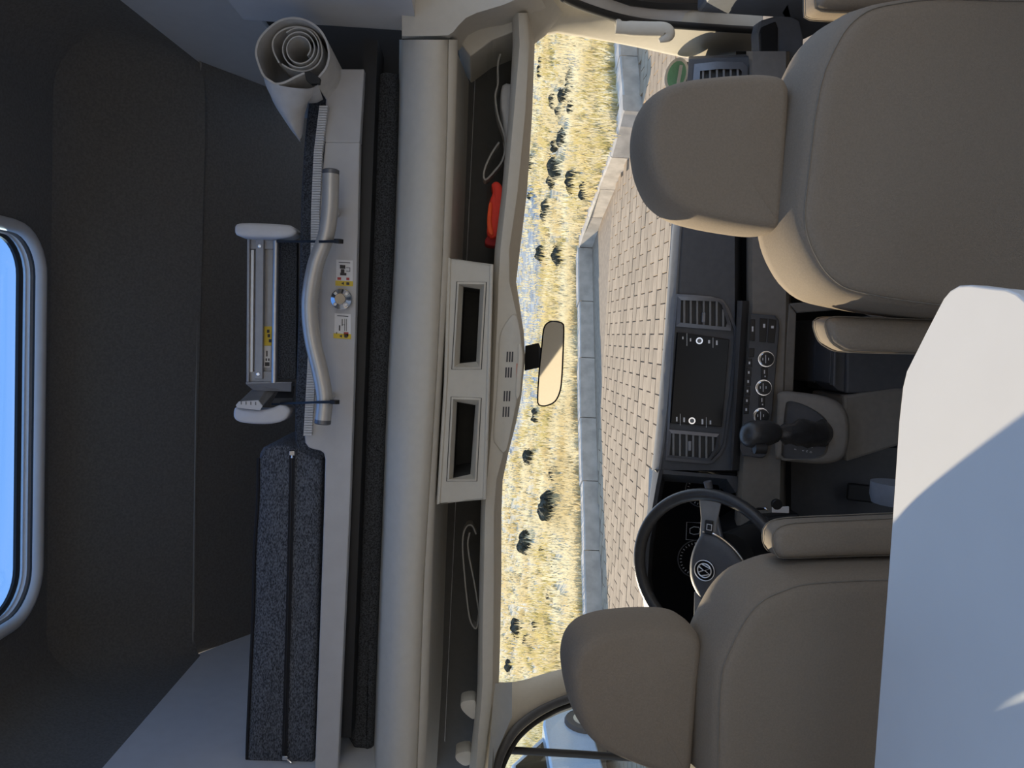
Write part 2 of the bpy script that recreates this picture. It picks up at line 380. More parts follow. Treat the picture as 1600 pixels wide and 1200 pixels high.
b.loft([[V(XR-0.09+0.06*(1-math.cos(R(a))), 1.72+0.06*math.sin(R(a)), z) for a in (0, 15, 30, 45, 60, 75, 90)] + [V(XR+0.09, 1.78, z), V(XR+0.09, 1.12, z), V(XR-0.09, 1.12, z)] for z in (1.565, 1.942)])
b.build('lower_panel', 'grey', wr, smooth=40)
b = MB(); b.box((0.98, -0.55, 0.8), (0.05, 0.3, 1.6)); b.box((0.98, 1.12, 0.8), (0.05, 0.28, 1.6)); b.build('pillar_panel', 'grey', wr, smooth=0)
b = MB(); b.box((0, 1.0, -0.02), (2.0, 3.4, 0.04)); fl = b.build('floor', 'floor', smooth=0); tag(fl, 'dark floor of the van', 'floor', kind='structure')
b = MB(); b.box((0, 2.62, 0.38), (2.0, 0.04, 0.76)); fw = b.build('wall_back', 'black', smooth=0); tag(fw, 'black bulkhead below the windscreen', 'wall', kind='structure')

b = MB(); b.box((0, -3.2, 2.15), (2.0, 0.06, 0.8)); b.box((0.85, -3.2, 1.1), (0.3, 0.06, 1.3)); b.box((-0.85, -3.2, 1.1), (0.3, 0.06, 1.3)); o = b.build('wall_rear', 'beige', smooth=0); tag(o, 'beige frame around the open rear doors, seen in the mirror', 'wall', kind='structure')
b = MB(); b.box((0.72, -2.2, 2.1), (0.45, 1.9, 0.75)); b.box((0, -1.95, 2.52), (2.0, 2.5, 0.04)); o = b.build('trim_5', 'beige2', smooth=0, bevel=0.03); tag(o, 'beige rear ceiling with overhead locker, seen in the mirror', 'ceiling', kind='structure')

# ------------------------------------------------------------------ bed
BY = 1.70
bed = thing('bed_platform', (0.0, BY, 1.62), 'grey bed front board with bent tube handle and warning stickers', 'bed')
b = MB()
pts = [(508, 222), (498, 330), (489, 420), (483, 560), (476, 680), (477, 692), (482, 699), (490, 702), (500, 704), (506, 708), (508, 718), (506, 800), (492, 1200), (491, 1222), (527, 1222), (528, 1200), (546, 800), (553, 600), (558, 400), (562, 222)]
b.prism([at(x, y, BY) for x, y in pts], (0, 0.028, 0)); b.build('board', 'board', bed, smooth=0, bevel=0.0025)
b = MB(); p4 = [(510, 108), (508, 222), (562, 222), (569, 108)]
fr = [at(510, 108, BY+0.02), at(508, 222.4, BY), at(562, 222.4, BY), at(569, 108, BY+0.02)]
b.prism(fr, (0, 0.028, 0)); b.build('end_panel', 'board', bed, smooth=0, bevel=0.002)
b = MB()
N = 130
for k in range(N):
    t0, t1 = k/N, (k+0.72)/N
    def sx(t):
        return [(497, 165), (491, 240), (487, 420), (482, 560), (476, 680)], t
    def cur(t):
        P = [(499, 165), (490, 240), (486, 330), (485, 420), (481, 560), (474, 681)]
        yy = 165+(681-165)*t
        for (x0, y0), (x1, y1) in zip(P, P[1:]):
            if y0 <= yy <= y1+1e-6: return x0+(x1-x0)*(yy-y0)/(y1-y0), yy
        return 474, 681
    q = []
    for t in (t0, t1):
        x, y = cur(t); q += [(x, y), (x+13, y)]
    b.prism([at(*q[0], BY-0.012), at(*q[1], BY-0.012), at(*q[3], BY-0.012), at(*q[2], BY-0.012)], (0, 0.014, 0))
b.loft([[at(*cur(t), BY-0.008), at(cur(t)[0]+13, cur(t)[1], BY-0.008), at(cur(t)[0]+13, cur(t)[1], BY+0.003), at(*cur(t), BY+0.003)] for t in [k/16 for k in range(17)]])
b.build('ribbed_strip', 'rib', bed, smooth=0)
hp = cr_open([at(x, y, BY-0.075) for x, y in ((517, 268), (515.5, 325), (509, 370), (493, 415), (484, 470), (487.5, 525), (500, 580), (507, 622), (504, 660))], 48)
b = MB(); b.tube(hp, 0.0172, 16); hd = b.build('handle', 'handle', bed, smooth=60)
for e, e2 in ((0, 1), (-1, -2)):
    d = (hp[e]-hp[e2]).normalized(); b = MB(); b.lathe(hp[e], d, [(0.0174, -0.006), (0.0176, 0.002), (0.015, 0.004)], 16); b.build('end_cap', 'trim', hd)
for i in (6, 42):
    b = MB(); b.tube([hp[i], hp[i]+V(0, 0.075, 0)], 0.009, 10); b.build('standoff', 'alu', hd)
c = at(535, 468, BY)
b = MB(); b.lathe(c, (0, -1, 0), [(0.019, 0), (0.022, 0.006), (0.0235, 0.014), (0.022, 0.017), (0.0125, 0.022), (0.0125, 0.028), (0.011, 0.031)], 32); kn = b.build('knob', 'chrome', bed, smooth=30)
for k in range(4):
    b = MB(); a = R(45+90*k); b.box(c+V(math.cos(a)*0.0165, -0.0185, math.sin(a)*0.0165), (0.007, 0.006, 0.007), Matrix.Rotation(-a, 3, 'Y')); b.build('grip_flute', 'alu', kn, bevel=0.001)
# stickers: white sheet, yellow foot, pictograms
def sticker(q, rows):
    Y_ = BY-0.0012
    b = MB(); b.prism([at(*p, Y_) for p in q], (0, 0.001, 0)); st = b.build('sticker', 'paper', bed, smooth=0)
    def patch(nm, m_, a0, a1, b0, b1, lift=0.0006):
        bb = MB(); bb.prism([at(*quadpt(q, a_, b_)[:2], Y_-lift) for a_, b_ in ((a0, b0), (a1, b0), (a1, b1), (a0, b1))], (0, 0.0005, 0)); return bb.build(nm, m_, st, smooth=0)
    patch('warning_strip', 'yellow', -0.04, 1.02, 0.81, 1.01)
    bb = MB(); tri = [quadpt(q, a_, b_) for a_, b_ in ((0.30, 0.91), (0.47, 0.85), (0.47, 0.97))]
    bb.prism([at(t[0], t[1], Y_-0.0012) for t in tri], (0, 0.0005, 0)); bb.build('warning_triangle', 'ink', st, smooth=0)
    patch('book_symbol', 'ink', 0.62, 0.80, 0.86, 0.96, 0.0012)
    patch('heading', 'ink', 0.15, 0.85, 0.085, 0.115)
    for r_ in rows: patch('pictogram', *r_)
sticker([(525.5, 405.5), (551, 407), (551, 447), (525, 446)],
        [('ink', .22, .55, .20, .34), ('ink', .28, .5, .36, .5), ('ink', .24, .62, .5, .6), ('ink', .6, .84, .28, .3), ('ink', .6, .84, .42, .44), ('ink', .82, .85, .28, .44), ('red_ink', .08, .3, .68, .78), ('red_ink', .62, .8, .68, .78)])
sticker([(523, 489), (548, 491), (548, 529.5), (522, 528)],
        [('ink', .45, .5, .22, .5), ('ink', .62, .65, .2, .7), ('ink', .72, .75, .2, .7), ('ink', .28, .36, .48, .7), ('ink', .45, .65, .44, .46), ('ink', .12, .17, .76, .84), ('red_ink', .58, .86, .74, .92)])

# mattress on the platform (front edge above the board)
def slab(name, px, Y, depth, m, label=None, cat=None, r=0.012, n=72, parent=None, smooth=60):
    lp = cr_closed([at(x, y, Y) for x, y in px], n)
    rings = cushion(lp, (0, 1, 0), [(0, r), (r*0.3, r*0.3), (r, 0), (depth-r, 0), (depth-r*0.3, r*0.3), (depth, r)])
    b = MB(); b.loft(rings); o = b.build(name, m, parent, smooth=smooth)
    if label: tag(o, label, cat)
    return o
slab('mattress', [(492, 120), (478, 190), (470, 300), (467, 440), (463, 560), (460, 650), (462, 698), (480, 712), (510, 712), (515, 600), (520, 400), (520, 120)], 1.735, 0.55, 'fleece_dk',
     'thin charcoal mattress edge lying behind the ribbed strip of the bed', 'mattress', 0.008)
b = MB(); b.box((-0.10, 2.02, 1.668), (1.58, 0.56, 0.03)); b.build('slatted_base', 'black', bed, smooth=0)
# folded cushion with zip
cu = thing('folded_cushion', at(505, 950, 1.74), 'navy fleece boxed cushion standing on edge with a long zip', 'cushion')
CY = 1.738
slab('cover', [(410, 700), (404, 716), (403, 780), (398, 860), (396, 950), (391, 1060), (387, 1150), (385, 1185), (392, 1192), (440, 1193), (482, 1194), (490, 1188), (493, 1100), (497, 950), (501, 800), (504, 722), (500, 706), (480, 703), (455, 698), (430, 695)], CY, 0.30, 'fleece', r=0.010, n=110, parent=cu)
zp_ = [(456, 703), (456, 740), (453.5, 850), (450, 980), (447, 1080), (444.5, 1180)]
b = MB()
for dx in (-4.2, 1.0):
    b.loft([[at(x+dx, y, CY-0.001), at(x+dx+3.4, y, CY-0.001), at(x+dx+3.4, y, CY-0.004), at(x+dx, y, CY-0.004)] for x, y in zp_])
zt = b.build('zip', 'tape', cu, smooth=0)
b = MB(); b.tube([at(x, y, CY-0.004) for x, y in zp_], 0.0016, 6); b.build('zip_teeth', 'black', zt)
for (x, y), d2 in (((456.5, 708), (0, 8)), ((445.5, 1184), (10, 8))):
    b = MB(); c = at(x, y, CY-0.007); b.box(c, (0.010, 0.006, 0.012)); e = at(x+d2[0], y+d2[1], CY-0.009); b.tube([c, c.lerp(e, .5), e], [0.003, 0.0022, 0.004], 8); b.build('zip_pull', 'chrome', zt, bevel=0.001)
b = MB(); b.tube(cr_open([at(x, y, CY+0.004) for x, y in ((404, 716), (403, 780), (398, 860), (396, 950), (391, 1060), (387, 1150), (386, 1186))], 30), 0.004, 6); b.build('piping', 'tape', cu)
# lower mattress in the gap under the board
slab('stowed_mattress', [(583, 112), (577, 122), (576, 200), (573, 400), (568, 600), (560, 800), (552, 1000), (543, 1150), (550, 1172), (575, 1176), (584, 1165), (590, 1000), (598, 800), (607, 600), (616, 400), (621, 200), (622, 120), (610, 109)], 1.80, 0.35, 'fleece_dk',
     'long charcoal fleece mattress stowed in the gap under the bed board', 'mattress', 0.02, 120)
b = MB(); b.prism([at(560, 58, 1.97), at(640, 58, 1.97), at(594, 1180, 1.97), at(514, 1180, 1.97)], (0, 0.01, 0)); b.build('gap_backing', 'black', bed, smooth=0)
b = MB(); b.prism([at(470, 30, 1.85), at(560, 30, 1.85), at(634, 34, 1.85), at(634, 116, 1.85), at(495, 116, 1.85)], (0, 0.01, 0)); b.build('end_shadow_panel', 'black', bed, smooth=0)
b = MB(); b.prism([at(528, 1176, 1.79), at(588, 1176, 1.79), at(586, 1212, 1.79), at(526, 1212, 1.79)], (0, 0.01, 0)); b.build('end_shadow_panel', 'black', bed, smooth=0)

# ------------------------------------------------------------------ folded ladder hooked behind the handle
ld = thing('folding_ladder', at(450, 500, 1.80), 'folded aluminium ladder with white end caps hooked behind the bent handle', 'ladder')
LY = 1.79
def cap_px(px, Y, d, nm, m, par, r=0.006, n=48): return slab(nm, px, Y, d, m, r=r, n=n, parent=par)
cap_px([(366, 358), (369, 350), (385, 348), (420, 349), (448, 351), (457, 354), (463, 361), (459, 367), (448, 371), (420, 371), (385, 370), (369, 367)], LY-0.05, 0.06, 'end_cap', 'white', ld)
cap_px([(364, 647), (368, 636), (385, 639), (415, 640), (440, 632), (450, 637), (453, 643), (446, 655), (432, 661), (410, 663), (380, 661), (367, 656)], LY-0.05, 0.06, 'end_cap', 'white', ld)
def bar(nm, m, x0, x1, y0, y1, Y, d, sl=0, bev=0.001, par=ld):
    b = MB(); b.prism([at(x0, y0, Y), at(x1, y0, Y), at(x1+sl, y1, Y), at(x0+sl, y1, Y)], (0, d, 0)); return b.build(nm, m, par, smooth=0, bevel=bev)
bar('back_plate', 'alu_flat', 388, 434, 374, 598, LY+0.012, 0.004, -2)
bar('outer_rail', 'alu_flat', 386, 390, 372, 600, LY-0.004, 0.02, -1)
bar('outer_rail', 'alu', 391.5, 397, 390, 582, LY+0.002, 0.01, -2)
ib = bar('inner_rail', 'alu_flat', 400, 412, 373, 592, LY-0.004, 0.014, -2)
bar('cross_piece', 'alu_flat', 389, 428, 373, 389, LY+0.004, 0.01)
bar('cross_piece', 'alu_flat', 387, 427, 580, 598, LY+0.004, 0.01)
for x, y in ((406, 384.5), (403.5, 584.5)):
    b = MB(); b.lathe(at(x, y, LY-0.004), (0, -1, 0), [(0.0045, 0), (0.0045, 0.0012), (0.0034, 0.002)], 14); b.build('screw', 'chrome', ib)
b = MB(); b.tube([at(431.5, 376, LY-0.006), at(428.5, 598, LY-0.006)], 0.0066, 12); b.build('round_bar', 'alu', ld)
bar('dark_tread', 'fleece_dk', 436, 464, 378, 592, LY+0.01, 0.02, -2)
b = MB(); b.prism([at(384, 597, LY-0.01), at(384, 600, LY-0.01), at(396, 610, LY-0.03), at(455, 612, LY-0.03), at(456, 600, LY-0.01), at(456, 597, LY-0.01)], (0, 0.03, 0)); b.build('end_plate', 'alu_flat', ld, smooth=0, bevel=0.001)
sy = bar('sticker', 'yellow', 413, 425, 510, 540, LY+0.0105, 0.001, -1, 0)
for k, (x, y) in enumerate(((417, 515), (418, 522), (420, 530))): bar('lettering', 'ink', x, x+4, y, y+5, LY+0.0098, 0.0005, 0, 0, sy)
sw = bar('sticker', 'paper', 412, 423.5, 540.5, 574, LY+0.0105, 0.001, -1, 0)
for x, y, w_, h_ in ((416, 548, 2, 9), (415, 560, 2, 4), (419, 560, 2, 4), (414, 566, 7, 6)): bar('lettering', 'ink', x, x+w_, y, y+h_, LY+0.0098, 0.0005, 0, 0, sw)
# dark foot block with a toothed white end, and its lower twin
b = MB(); b.loft([[at(*p, LY-0.005) for p in ((399, 603), (422, 600), (434, 608), (424, 616), (400, 612))], [at(*p, LY-0.06) for p in ((372, 629), (404, 626), (410, 634), (406, 640), (369, 636))]]); fb = b.build('foot_block', 'dash_top', ld, smooth=0, bevel=0.001)
b = MB(); b.prism([at(*p, LY-0.0605) for p in ((374, 627), (404, 625), (411, 634), (407, 641), (371, 637), (369, 633))], (0, -0.004, 0)); fe = b.build('toothed_end', 'white', fb, smooth=0, bevel=0.001)
for k in range(4): bar('notch', 'dash_top', 376+7.5*k, 377.6+7.5*k, 627+0.3*k, 632+0.3*k, LY-0.0655, 0.001, 0, 0, fb)
b = MB(); b.loft([[at(*p, LY-0.005) for p in ((441, 603), (460, 603), (458, 622), (430, 621))], [at(*p, LY-0.045) for p in ((428, 622), (458, 622), (458, 632), (424, 630))]]); b.build('foot_block', 'black', ld, smooth=0, bevel=0.001)
for x0, x1, y in ((431, 529, 377), (424, 523, 628)):
    b = MB(); Yb, Yf = LY-0.01, BY-0.085
    yb = 0 if y < 500 else 3
    b.loft([[at(x0, y-1.5+yb, Yb), at(x0, y+2.0+yb, Yb), at(x0+8, y+2.0+yb, Yb), at(x0+8, y-1.5+yb, Yb)],
            [at(x1-30, y-1.5, Yf), at(x1-30, y+2.5, Yf), at(x1-30, y+2.5, Yf-0.008), at(x1-30, y-1.5, Yf-0.008)],
            [at(x1, y-2.0, Yf+0.012), at(x1, y+2.5, Yf+0.012), at(x1, y+2.5, Yf-0.022), at(x1, y-2.0, Yf-0.022)]])
    b.lathe(at(x1, y, Yf-0.005), (1, 0, 0), [(0.010, -0.004), (0.010, 0.004)], 16)
    b.build('hook', 'black', ld, smooth=40)

# ------------------------------------------------------------------ rolled canvas at the right end of the board
rl = thing('canvas_roll', at(480, 130, 1.70), 'loosely rolled grey canvas blind hanging beside the right wall', 'blind')
RYY = 1.60
def sheet(nm, path_px, Y, depth, th=0.003, par=rl, m='canvas', taper=None):
    P = cr_open([at(x, y, Y) for x, y in path_px], 14*len(path_px)); n = len(P); loop = []
    fr_ = []; bk_ = []
    for i, p in enumerate(P):
        t = (P[min(i+1, n-1)]-P[max(i-1, 0)]).normalized(); q = t.cross(V(0, 1, 0)).normalized()*th/2
        fr_.append((p+q, p-q))
    rings = []
    for a, c in fr_:
        dv = V(0, depth, 0)
        rings.append([a, c, c+dv, a+dv])
    b = MB(); b.loft(rings); return b.build(nm, m, par, smooth=50)
spi = []
for k in range(34):                      # inner spiral
    a = R(-40+k*27); r_ = 17+k*0.50
    spi.append((468+r_*math.cos(a)*0.95, 76-r_*math.sin(a)*1.0))
sheet('inner_spiral', spi, RYY+0.01, 0.22, 0.0022)
sheet('inner_fold', [(436, 98), (428, 82), (426, 66), (433, 53), (448, 44), (468, 42), (488, 48), (499, 62), (503, 80), (500, 95), (490, 106), (474, 111), (455, 108), (440, 100)], RYY+0.02, 0.20, 0.003)
sheet('outer_wrap', [(492, 128), (500, 118), (510, 104), (514, 84), (509, 62), (497, 44), (478, 32), (458, 28), (438, 32), (420, 44), (405, 62), (400, 82), (404, 100), (412, 118), (425, 128), (432, 131), (446, 128), (462, 120), (476, 114)], RYY, 0.24, 0.004)
# hanging bag below the roll: conical sling
A0 = cr_open([at(x, y, RYY) for x, y in ((404, 92), (410, 112), (422, 127), (440, 134), (466, 138), (485, 138), (497, 132))], 24)
A1 = cr_open([at(x, y, RYY+0.03) for x, y in ((412, 122), (418, 140), (430, 156), (448, 165), (468, 162), (484, 150), (495, 140))], 24)
A2 = cr_open([at(x, y, RYY+0.07) for x, y in ((426, 158), (434, 172), (444, 184), (454, 190), (468, 178), (476, 166), (482, 158))], 24)
A3 = cr_open([at(x, y, RYY+0.10) for x, y in ((450, 196), (456, 205), (462, 212), (468, 218), (472, 208), (474, 195), (476, 178))], 24)
A4 = [at(469+j*0.2, 222-j*0.5, RYY+0.115) for j in range(25)]
B0 = [p+V(0, 0.10, 0.01) for p in A0]
b = MB(); b.loft([B0, A0, A1, A2, A3, A4], False, False); b.build('sling', 'canvas', rl, smooth=60, fix=False)
b = MB(); b.prism([at(x, y, RYY-0.004) for x, y in ((476, 113), (484, 111), (500, 122), (499, 130), (486, 131), (478, 124))], (0, 0.012, 0)); b.build('dark_end', 'black', rl, smooth=0)

# ------------------------------------------------------------------ overhead console of the cab
oc = thing('overhead_console', at(790, 600, 1.75), 'beige overhead console with open shelves and two cubbies above the windscreen', 'console')
def interp(tab, y):
    for a, c in zip(tab, tab[1:]):
        if a[0] <= y <= c[0]:
            t = (y-a[0])/(c[0]-a[0]); return [p+(q-p)*t for p, q in zip(a[1:], c[1:])]
    e = tab[0] if y < tab[0][0] else tab[-1]; f = tab[1] if y < tab[0][0] else tab[-2]
    t = (y-e[0])/(f[0]-e[0]); return [p+(q-p)*t for p, q in zip(e[1:], f[1:])]
FAS = [(62, 628, 690, 700, 716), (200, 626, 688, 698, 712), (400, 619, 682, 691, 704), (600, 608, 674, 681, 691), (800, 601, 660, 668, 680), (900, 597, 654, 662, 676), (1150, 588, 644, 653, 668), (1200, 586, 642, 651, 665)]
SY = [62, 100, 150, 200, 260, 320, 403, 460, 520, 580, 640, 700, 760, 820, 900, 980, 1060, 1120, 1180, 1240, 1300]
rings = []; rec_top = []
for y in SY:
    x0, x1, x2, x3 = interp(FAS, y)
    r_ = [at(x0-4, y, 1.85), at(x0, y, 1.72), at(x0+4, y, 1.695), at(x0+18, y, 1.672), at((x0+x1)/2, y, 1.655), at(x1-8, y, 1.652), at(x1, y, 1.658), at(x2-1, y, 1.672), at(x2, y, 1.678), at(x2+1.5, y, 1.672), at((x2+x3)/2, y, 1.677), at(x3-2, y, 1.690), at(x3, y, 1.705)]
    q = at(x3, y, 1.705); r_ += [V(q.x, 1.73, q.z+0.004), V(q.x, 1.77, q.z+0.006), V(q.x, 1.98, q.z-0.02)]
    rings.append(r_)
b = MB(); b.loft(rings, False, False); b.build('fascia', 'beige2', oc, smooth=50, fix=False)
LIP = [(20, 800, 808, 824, 836), (70, 801, 810, 828, 835), (178, 795, 801, 822, 831), (300, 784, 790, 810, 823), (390, 773, 780, 797, 812), (440, 770, 777, 797, 806), (480, 769, 776, 806, 812), (520, 767, 774, 815, 818), (560, 765, 772, 818, 820), (620, 762, 769, 811, 814), (660, 760, 767, 802, 806), (707, 756, 763, 788, 794), (750, 753, 759, 777, 785), (800, 751, 756, 773, 783), (900, 749, 754, 773, 783), (1000, 747, 752, 772, 781), (1067, 746, 752, 771, 779), (1100, 744, 750, 768, 774), (1150, 738, 745, 762, 768), (1200, 733, 742, 757, 763)]
SL = [20, 45, 70, 120, 178, 240, 300, 345, 390, 415, 440, 460, 480, 500, 520, 540, 560, 590, 620, 640, 660, 685, 707, 730, 750, 775, 800, 850, 900, 950, 1000, 1040, 1067, 1100, 1150, 1200, 1300]
rings = []; rings2 = []; rings3 = []
for y in SL:
    xt, xf, xb, xw = interp(LIP, y)
    q = at(xt, y, 1.80)
    rings.append([V(q.x, 1.98, q.z-0.03), V(q.x, 1.80, q.z-0.012), at(xt, y, 1.775), at(xt+1, y, 1.755), at(xf, y, 1.737), at(xf+2, y, 1.732), at((xf+xb)/2, y, 1.733), at(xb-1.5, y, 1.738), at(xb, y, 1.745), at(xb+0.5, y, 1.78)])
    rings2.append([at(xb-4, y, 1.79), at(xb+1, y, 1.80), at(xw, y, 1.86), at(xw+0.5, y, 1.94), at(xw-8, y, 1.97)])
b = MB(); b.loft(rings, False, False); b.build('lip', 'beige', oc, smooth=45, fix=False)
b = MB(); b.loft(rings2, False, False); b.build('header_trim', 'beige', oc, smooth=45, fix=False)
b = MB()
for y in SY:
    xt = interp(LIP, y)[0]; x3 = interp(FAS, y)[3]
    rings3.append([at(x3-30, y, 1.975), at(xt+25, y, 1.975)])
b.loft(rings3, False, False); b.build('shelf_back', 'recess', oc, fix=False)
# right end of the shelf
b = MB(); b.prism([at(x, y, 1.985) for x, y in ((680, 130), (690, -70), (870, -70), (845, 40), (820, 80))], (0, 0.01, 0)); b.build('corner_backing', 'beige', oc, smooth=0)
b = MB(); b.prism([at(x, y, 1.79) for x, y in ((716, 62), (735, 88), (770, 62), (806, 48), (806, 18), (760, 20), (720, 50))], (0, 0.19, 0)); b.build('shelf_end', 'beige', oc, smooth=0, bevel=0.003)
# centre block with two cubbies
KY = 1.690
O = [(702, 403), (768, 414), (757, 779), (685, 787)]
F1 = [(714, 440), (760, 441), (752, 577), (706, 577)]; I1 = [(724, 448), (750, 452), (744, 565), (718, 568)]
F2 = [(705, 620), (752, 622), (745, 752), (698, 752)]; I2 = [(714, 628), (743, 633), (735, 741), (708, 747)]
b = MB()
def quad(ps, Y=KY): b.add([at(*p, Y) for p in ps], [(0, 1, 2, 3)])
quad([O[0], O[1], F1[1], F1[0]]); quad([F1[3], F1[2], F2[1], F2[0]]); quad([F2[3], F2[2], O[2], O[3]])
mL = ((F1[3][0]+F2[0][0])/2-9.0, 598); mR = ((F1[2][0]+F2[1][0])/2+11.0, 598)
quad([O[0], F1[0], F1[3], mL]); quad([mL, F1[3], F2[0], F2[0]][:3]+[F2[0]]) if False else b.add([at(*p, KY) for p in (mL, F1[3], F2[0])], [(0, 1, 2)])
quad([mL, F2[0], F2[3], O[3]]); quad([F1[1], O[1], mR, F1[2]]); b.add([at(*p, KY) for p in (F1[2], mR, F2[1])], [(0, 1, 2)]); quad([F2[1], mR, O[2], F2[2]])
for A, C in ((O[0], O[1]), (O[2], O[3]), (O[1], mR), (mR, O[2]), (O[3], mL), (mL, O[0])):
    p, q = at(*A, KY), at(*C, KY); b.add([p, q, q+V(0, 0.25, 0), p+V(0, 0.25, 0)], [(0, 1, 2, 3)])
blk = b.build('centre_block', 'beige', oc, smooth=0, fix=False)
b = MB(); ol = [at(*p, KY) for p in O]
b.tube([ol[0], ol[1], at(*mR, KY), ol[2], ol[3], at(*mL, KY)], 0.0045, 8, closed=True); b.build('edge_roll', 'beige', blk, smooth=60)
for Fq, Iq in ((F1, I1), (F2, I2)):
    b = MB(); b.tube([at(*p, KY-0.0005) for p in Fq], 0.0012, 6, closed=True); b.build('joint', 'recess', blk)
    b = MB(); fo = [at(*p, KY-0.001) for p in Fq]; mi = [at(*quadpt(Fq, a_, c_)[:2], KY-0.003) for a_, c_ in ((.07, .025), (.93, .025), (.93, .975), (.07, .975))]
    io = [at(*p, KY+0.022) for p in Iq]
    b.loft([fo, mi, io], True, False); fm = b.build('cubby_frame', 'beige', blk, smooth=0, fix=False)
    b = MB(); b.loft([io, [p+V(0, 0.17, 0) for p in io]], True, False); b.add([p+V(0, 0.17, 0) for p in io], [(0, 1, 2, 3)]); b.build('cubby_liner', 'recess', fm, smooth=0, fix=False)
# lamp and microphone unit in the bulge
LYY = 1.728
lamp = slab('lamp_panel', [(801, 492), (786, 512), (780, 535), (777, 600), (771, 680), (776, 696), (788, 708), (795, 690), (805, 640), (812, 600), (816, 560), (813, 520), (808, 496)], LYY, 0.008, 'beige', r=0.002, n=60, parent=oc)
for (gx, gy) in ((797, 557.5), (795, 582), (792.5, 619), (791, 643.5)):
    for k in (-4, 0, 4):
        b = MB(); b.prism([at(gx+k-1.2, gy-8, LYY-0.0008), at(gx+k+1.2, gy-8, LYY-0.0008), at(gx+k+0.4, gy+8, LYY-0.0008), at(gx+k-2.0, gy+8, LYY-0.0008)], (0, 0.001, 0)); b.build('vent_slot', 'ink', lamp, smooth=0)
b = MB(); b.prism([at(*p, LYY-0.001) for p in ((807, 568), (812, 568), (811, 592), (806.5, 592))], (0, 0.001, 0)); b.build('red_mark', 'dome', lamp, smooth=0)
slab('lens', [(810, 538), (815, 540), (817, 560), (815, 590), (812, 618), (806, 622), (806, 600), (809, 565)], LYY-0.004, 0.01, 'lens', r=0.002, n=40, parent=lamp)
# two small clips at the left end of the shelf
for px in (((722, 1097), (742, 1095), (743, 1112), (741, 1124), (732, 1120), (721, 1108)), ((714, 1178), (734, 1175), (736, 1192), (726, 1197), (713, 1188))):
    slab('clip', px, 1.765, 0.05, 'beige', r=0.002, n=36, parent=oc, smooth=40)
# ------------------------------------------------------------------ what lies on the shelf
def ribbon(name, px, Y, depth, th, m, label, cat):
    P = cr_open([at(x, y, Y) for x, y in px], 12*len(px)); n = len(P); rings = []
    for i, p in enumerate(P):
        t = (P[min(i+1, n-1)]-P[max(i-1, 0)]).normalized(); q = t.cross(V(0, 1, 0)).normalized()*th/2; dv = V(0, depth, 0)
        rings.append([p+q, p-q, p-q+dv, p+q+dv])
    b = MB(); b.loft(rings); return tag(b.build(name, m, smooth=50), label, cat)
ribbon('looped_strap', [(744, 835), (738, 822), (730, 822), (724, 835), (723, 860), (726, 900), (730, 940), (735, 970), (744, 982), (748, 960), (745, 935), (740, 905), (733, 870), (731, 848), (734, 832)], 1.84, 0.04, 0.0035, 'strap', 'pale strap folded in a long loop on the shelf above the driver', 'strap')
ribbon('belt', [(782, 84), (778, 100), (778, 130), (774, 150), (778, 180), (786, 205), (790, 225), (785, 250), (772, 268), (760, 280), (756, 276), (758, 262), (768, 240), (780, 222)], 1.83, 0.05, 0.004, 'strap', 'grey belt hanging in a curl on the shelf beside the red cloth', 'strap')
slab('cloth_bundle', [(785, 132), (798, 130), (806, 140), (806, 230), (800, 262), (792, 265), (788, 230), (786, 190), (782, 160)], 1.85, 0.08, 'canvas', 'pale folded cloth bundle behind the grey belt on the shelf', 'cloth', 0.008, 40)
rc = thing('red_cloth', at(785, 330, 1.83), 'bright red folded cloth on the shelf right of the cubbies', 'cloth')
slab('fold', [(764, 318), (770, 300), (768, 288), (776, 283), (784, 290), (788, 310), (784, 340), (778, 366), (768, 372), (761, 362), (763, 340)], 1.82, 0.07, 'red', r=0.006, n=44, parent=rc)
slab('fold', [(758, 375), (766, 366), (780, 372), (784, 350), (788, 376), (774, 384), (760, 382)], 1.84, 0.06, mat('dark_red_cloth', (0.35, 0.02, 0.02), 0.8, var=0.1), r=0.004, n=40, parent=rc)
slab('fold', [(764, 318), (769, 318), (768, 345), (771, 366), (764, 364), (761, 345)], 1.812, 0.02, mat('orange_cloth', (0.95, 0.10, 0.02), 0.7, var=0.05), r=0.003, n=40, parent=rc)
# ------------------------------------------------------------------ right corner of the headliner, pillars, windscreen
b = MB()
C0 = [(628, 62), (650, 64), (680, 65), (704, 66), (712, 64), (716, 56), (724, 44), (740, 35), (760, 30), (780, 27), (800, 20), (822, 10), (846, -2)]
C1 = [(628, 56), (650, 56), (680, 56), (700, 55), (708, 50), (716, 40), (728, 28), (745, 20), (765, 14), (785, 8), (805, 0), (825, -10), (850, -25)]
C2 = [(628, -330), (650, -330), (680, -330), (700, -330), (710, -330), (720, -330), (735, -330), (750, -330), (770, -330), (790, -330), (810, -330), (830, -330), (850, -330)]
e0 = [at(x, y, 1.72) for x, y in C0]; e1 = [at(x, y, 1.655) for x, y in C1]; e2 = [at(x, y, 1.60) for x, y in C2]
e00 = [at(x+7, y+14, 1.80) for x, y in C0]
b.loft([e00, e0, e1, e2], False, False); hl = b.build('trim_2', 'beige2', smooth=60, fix=False); tag(hl, 'beige corner of the headliner over the passenger', 'trim', kind='structure')
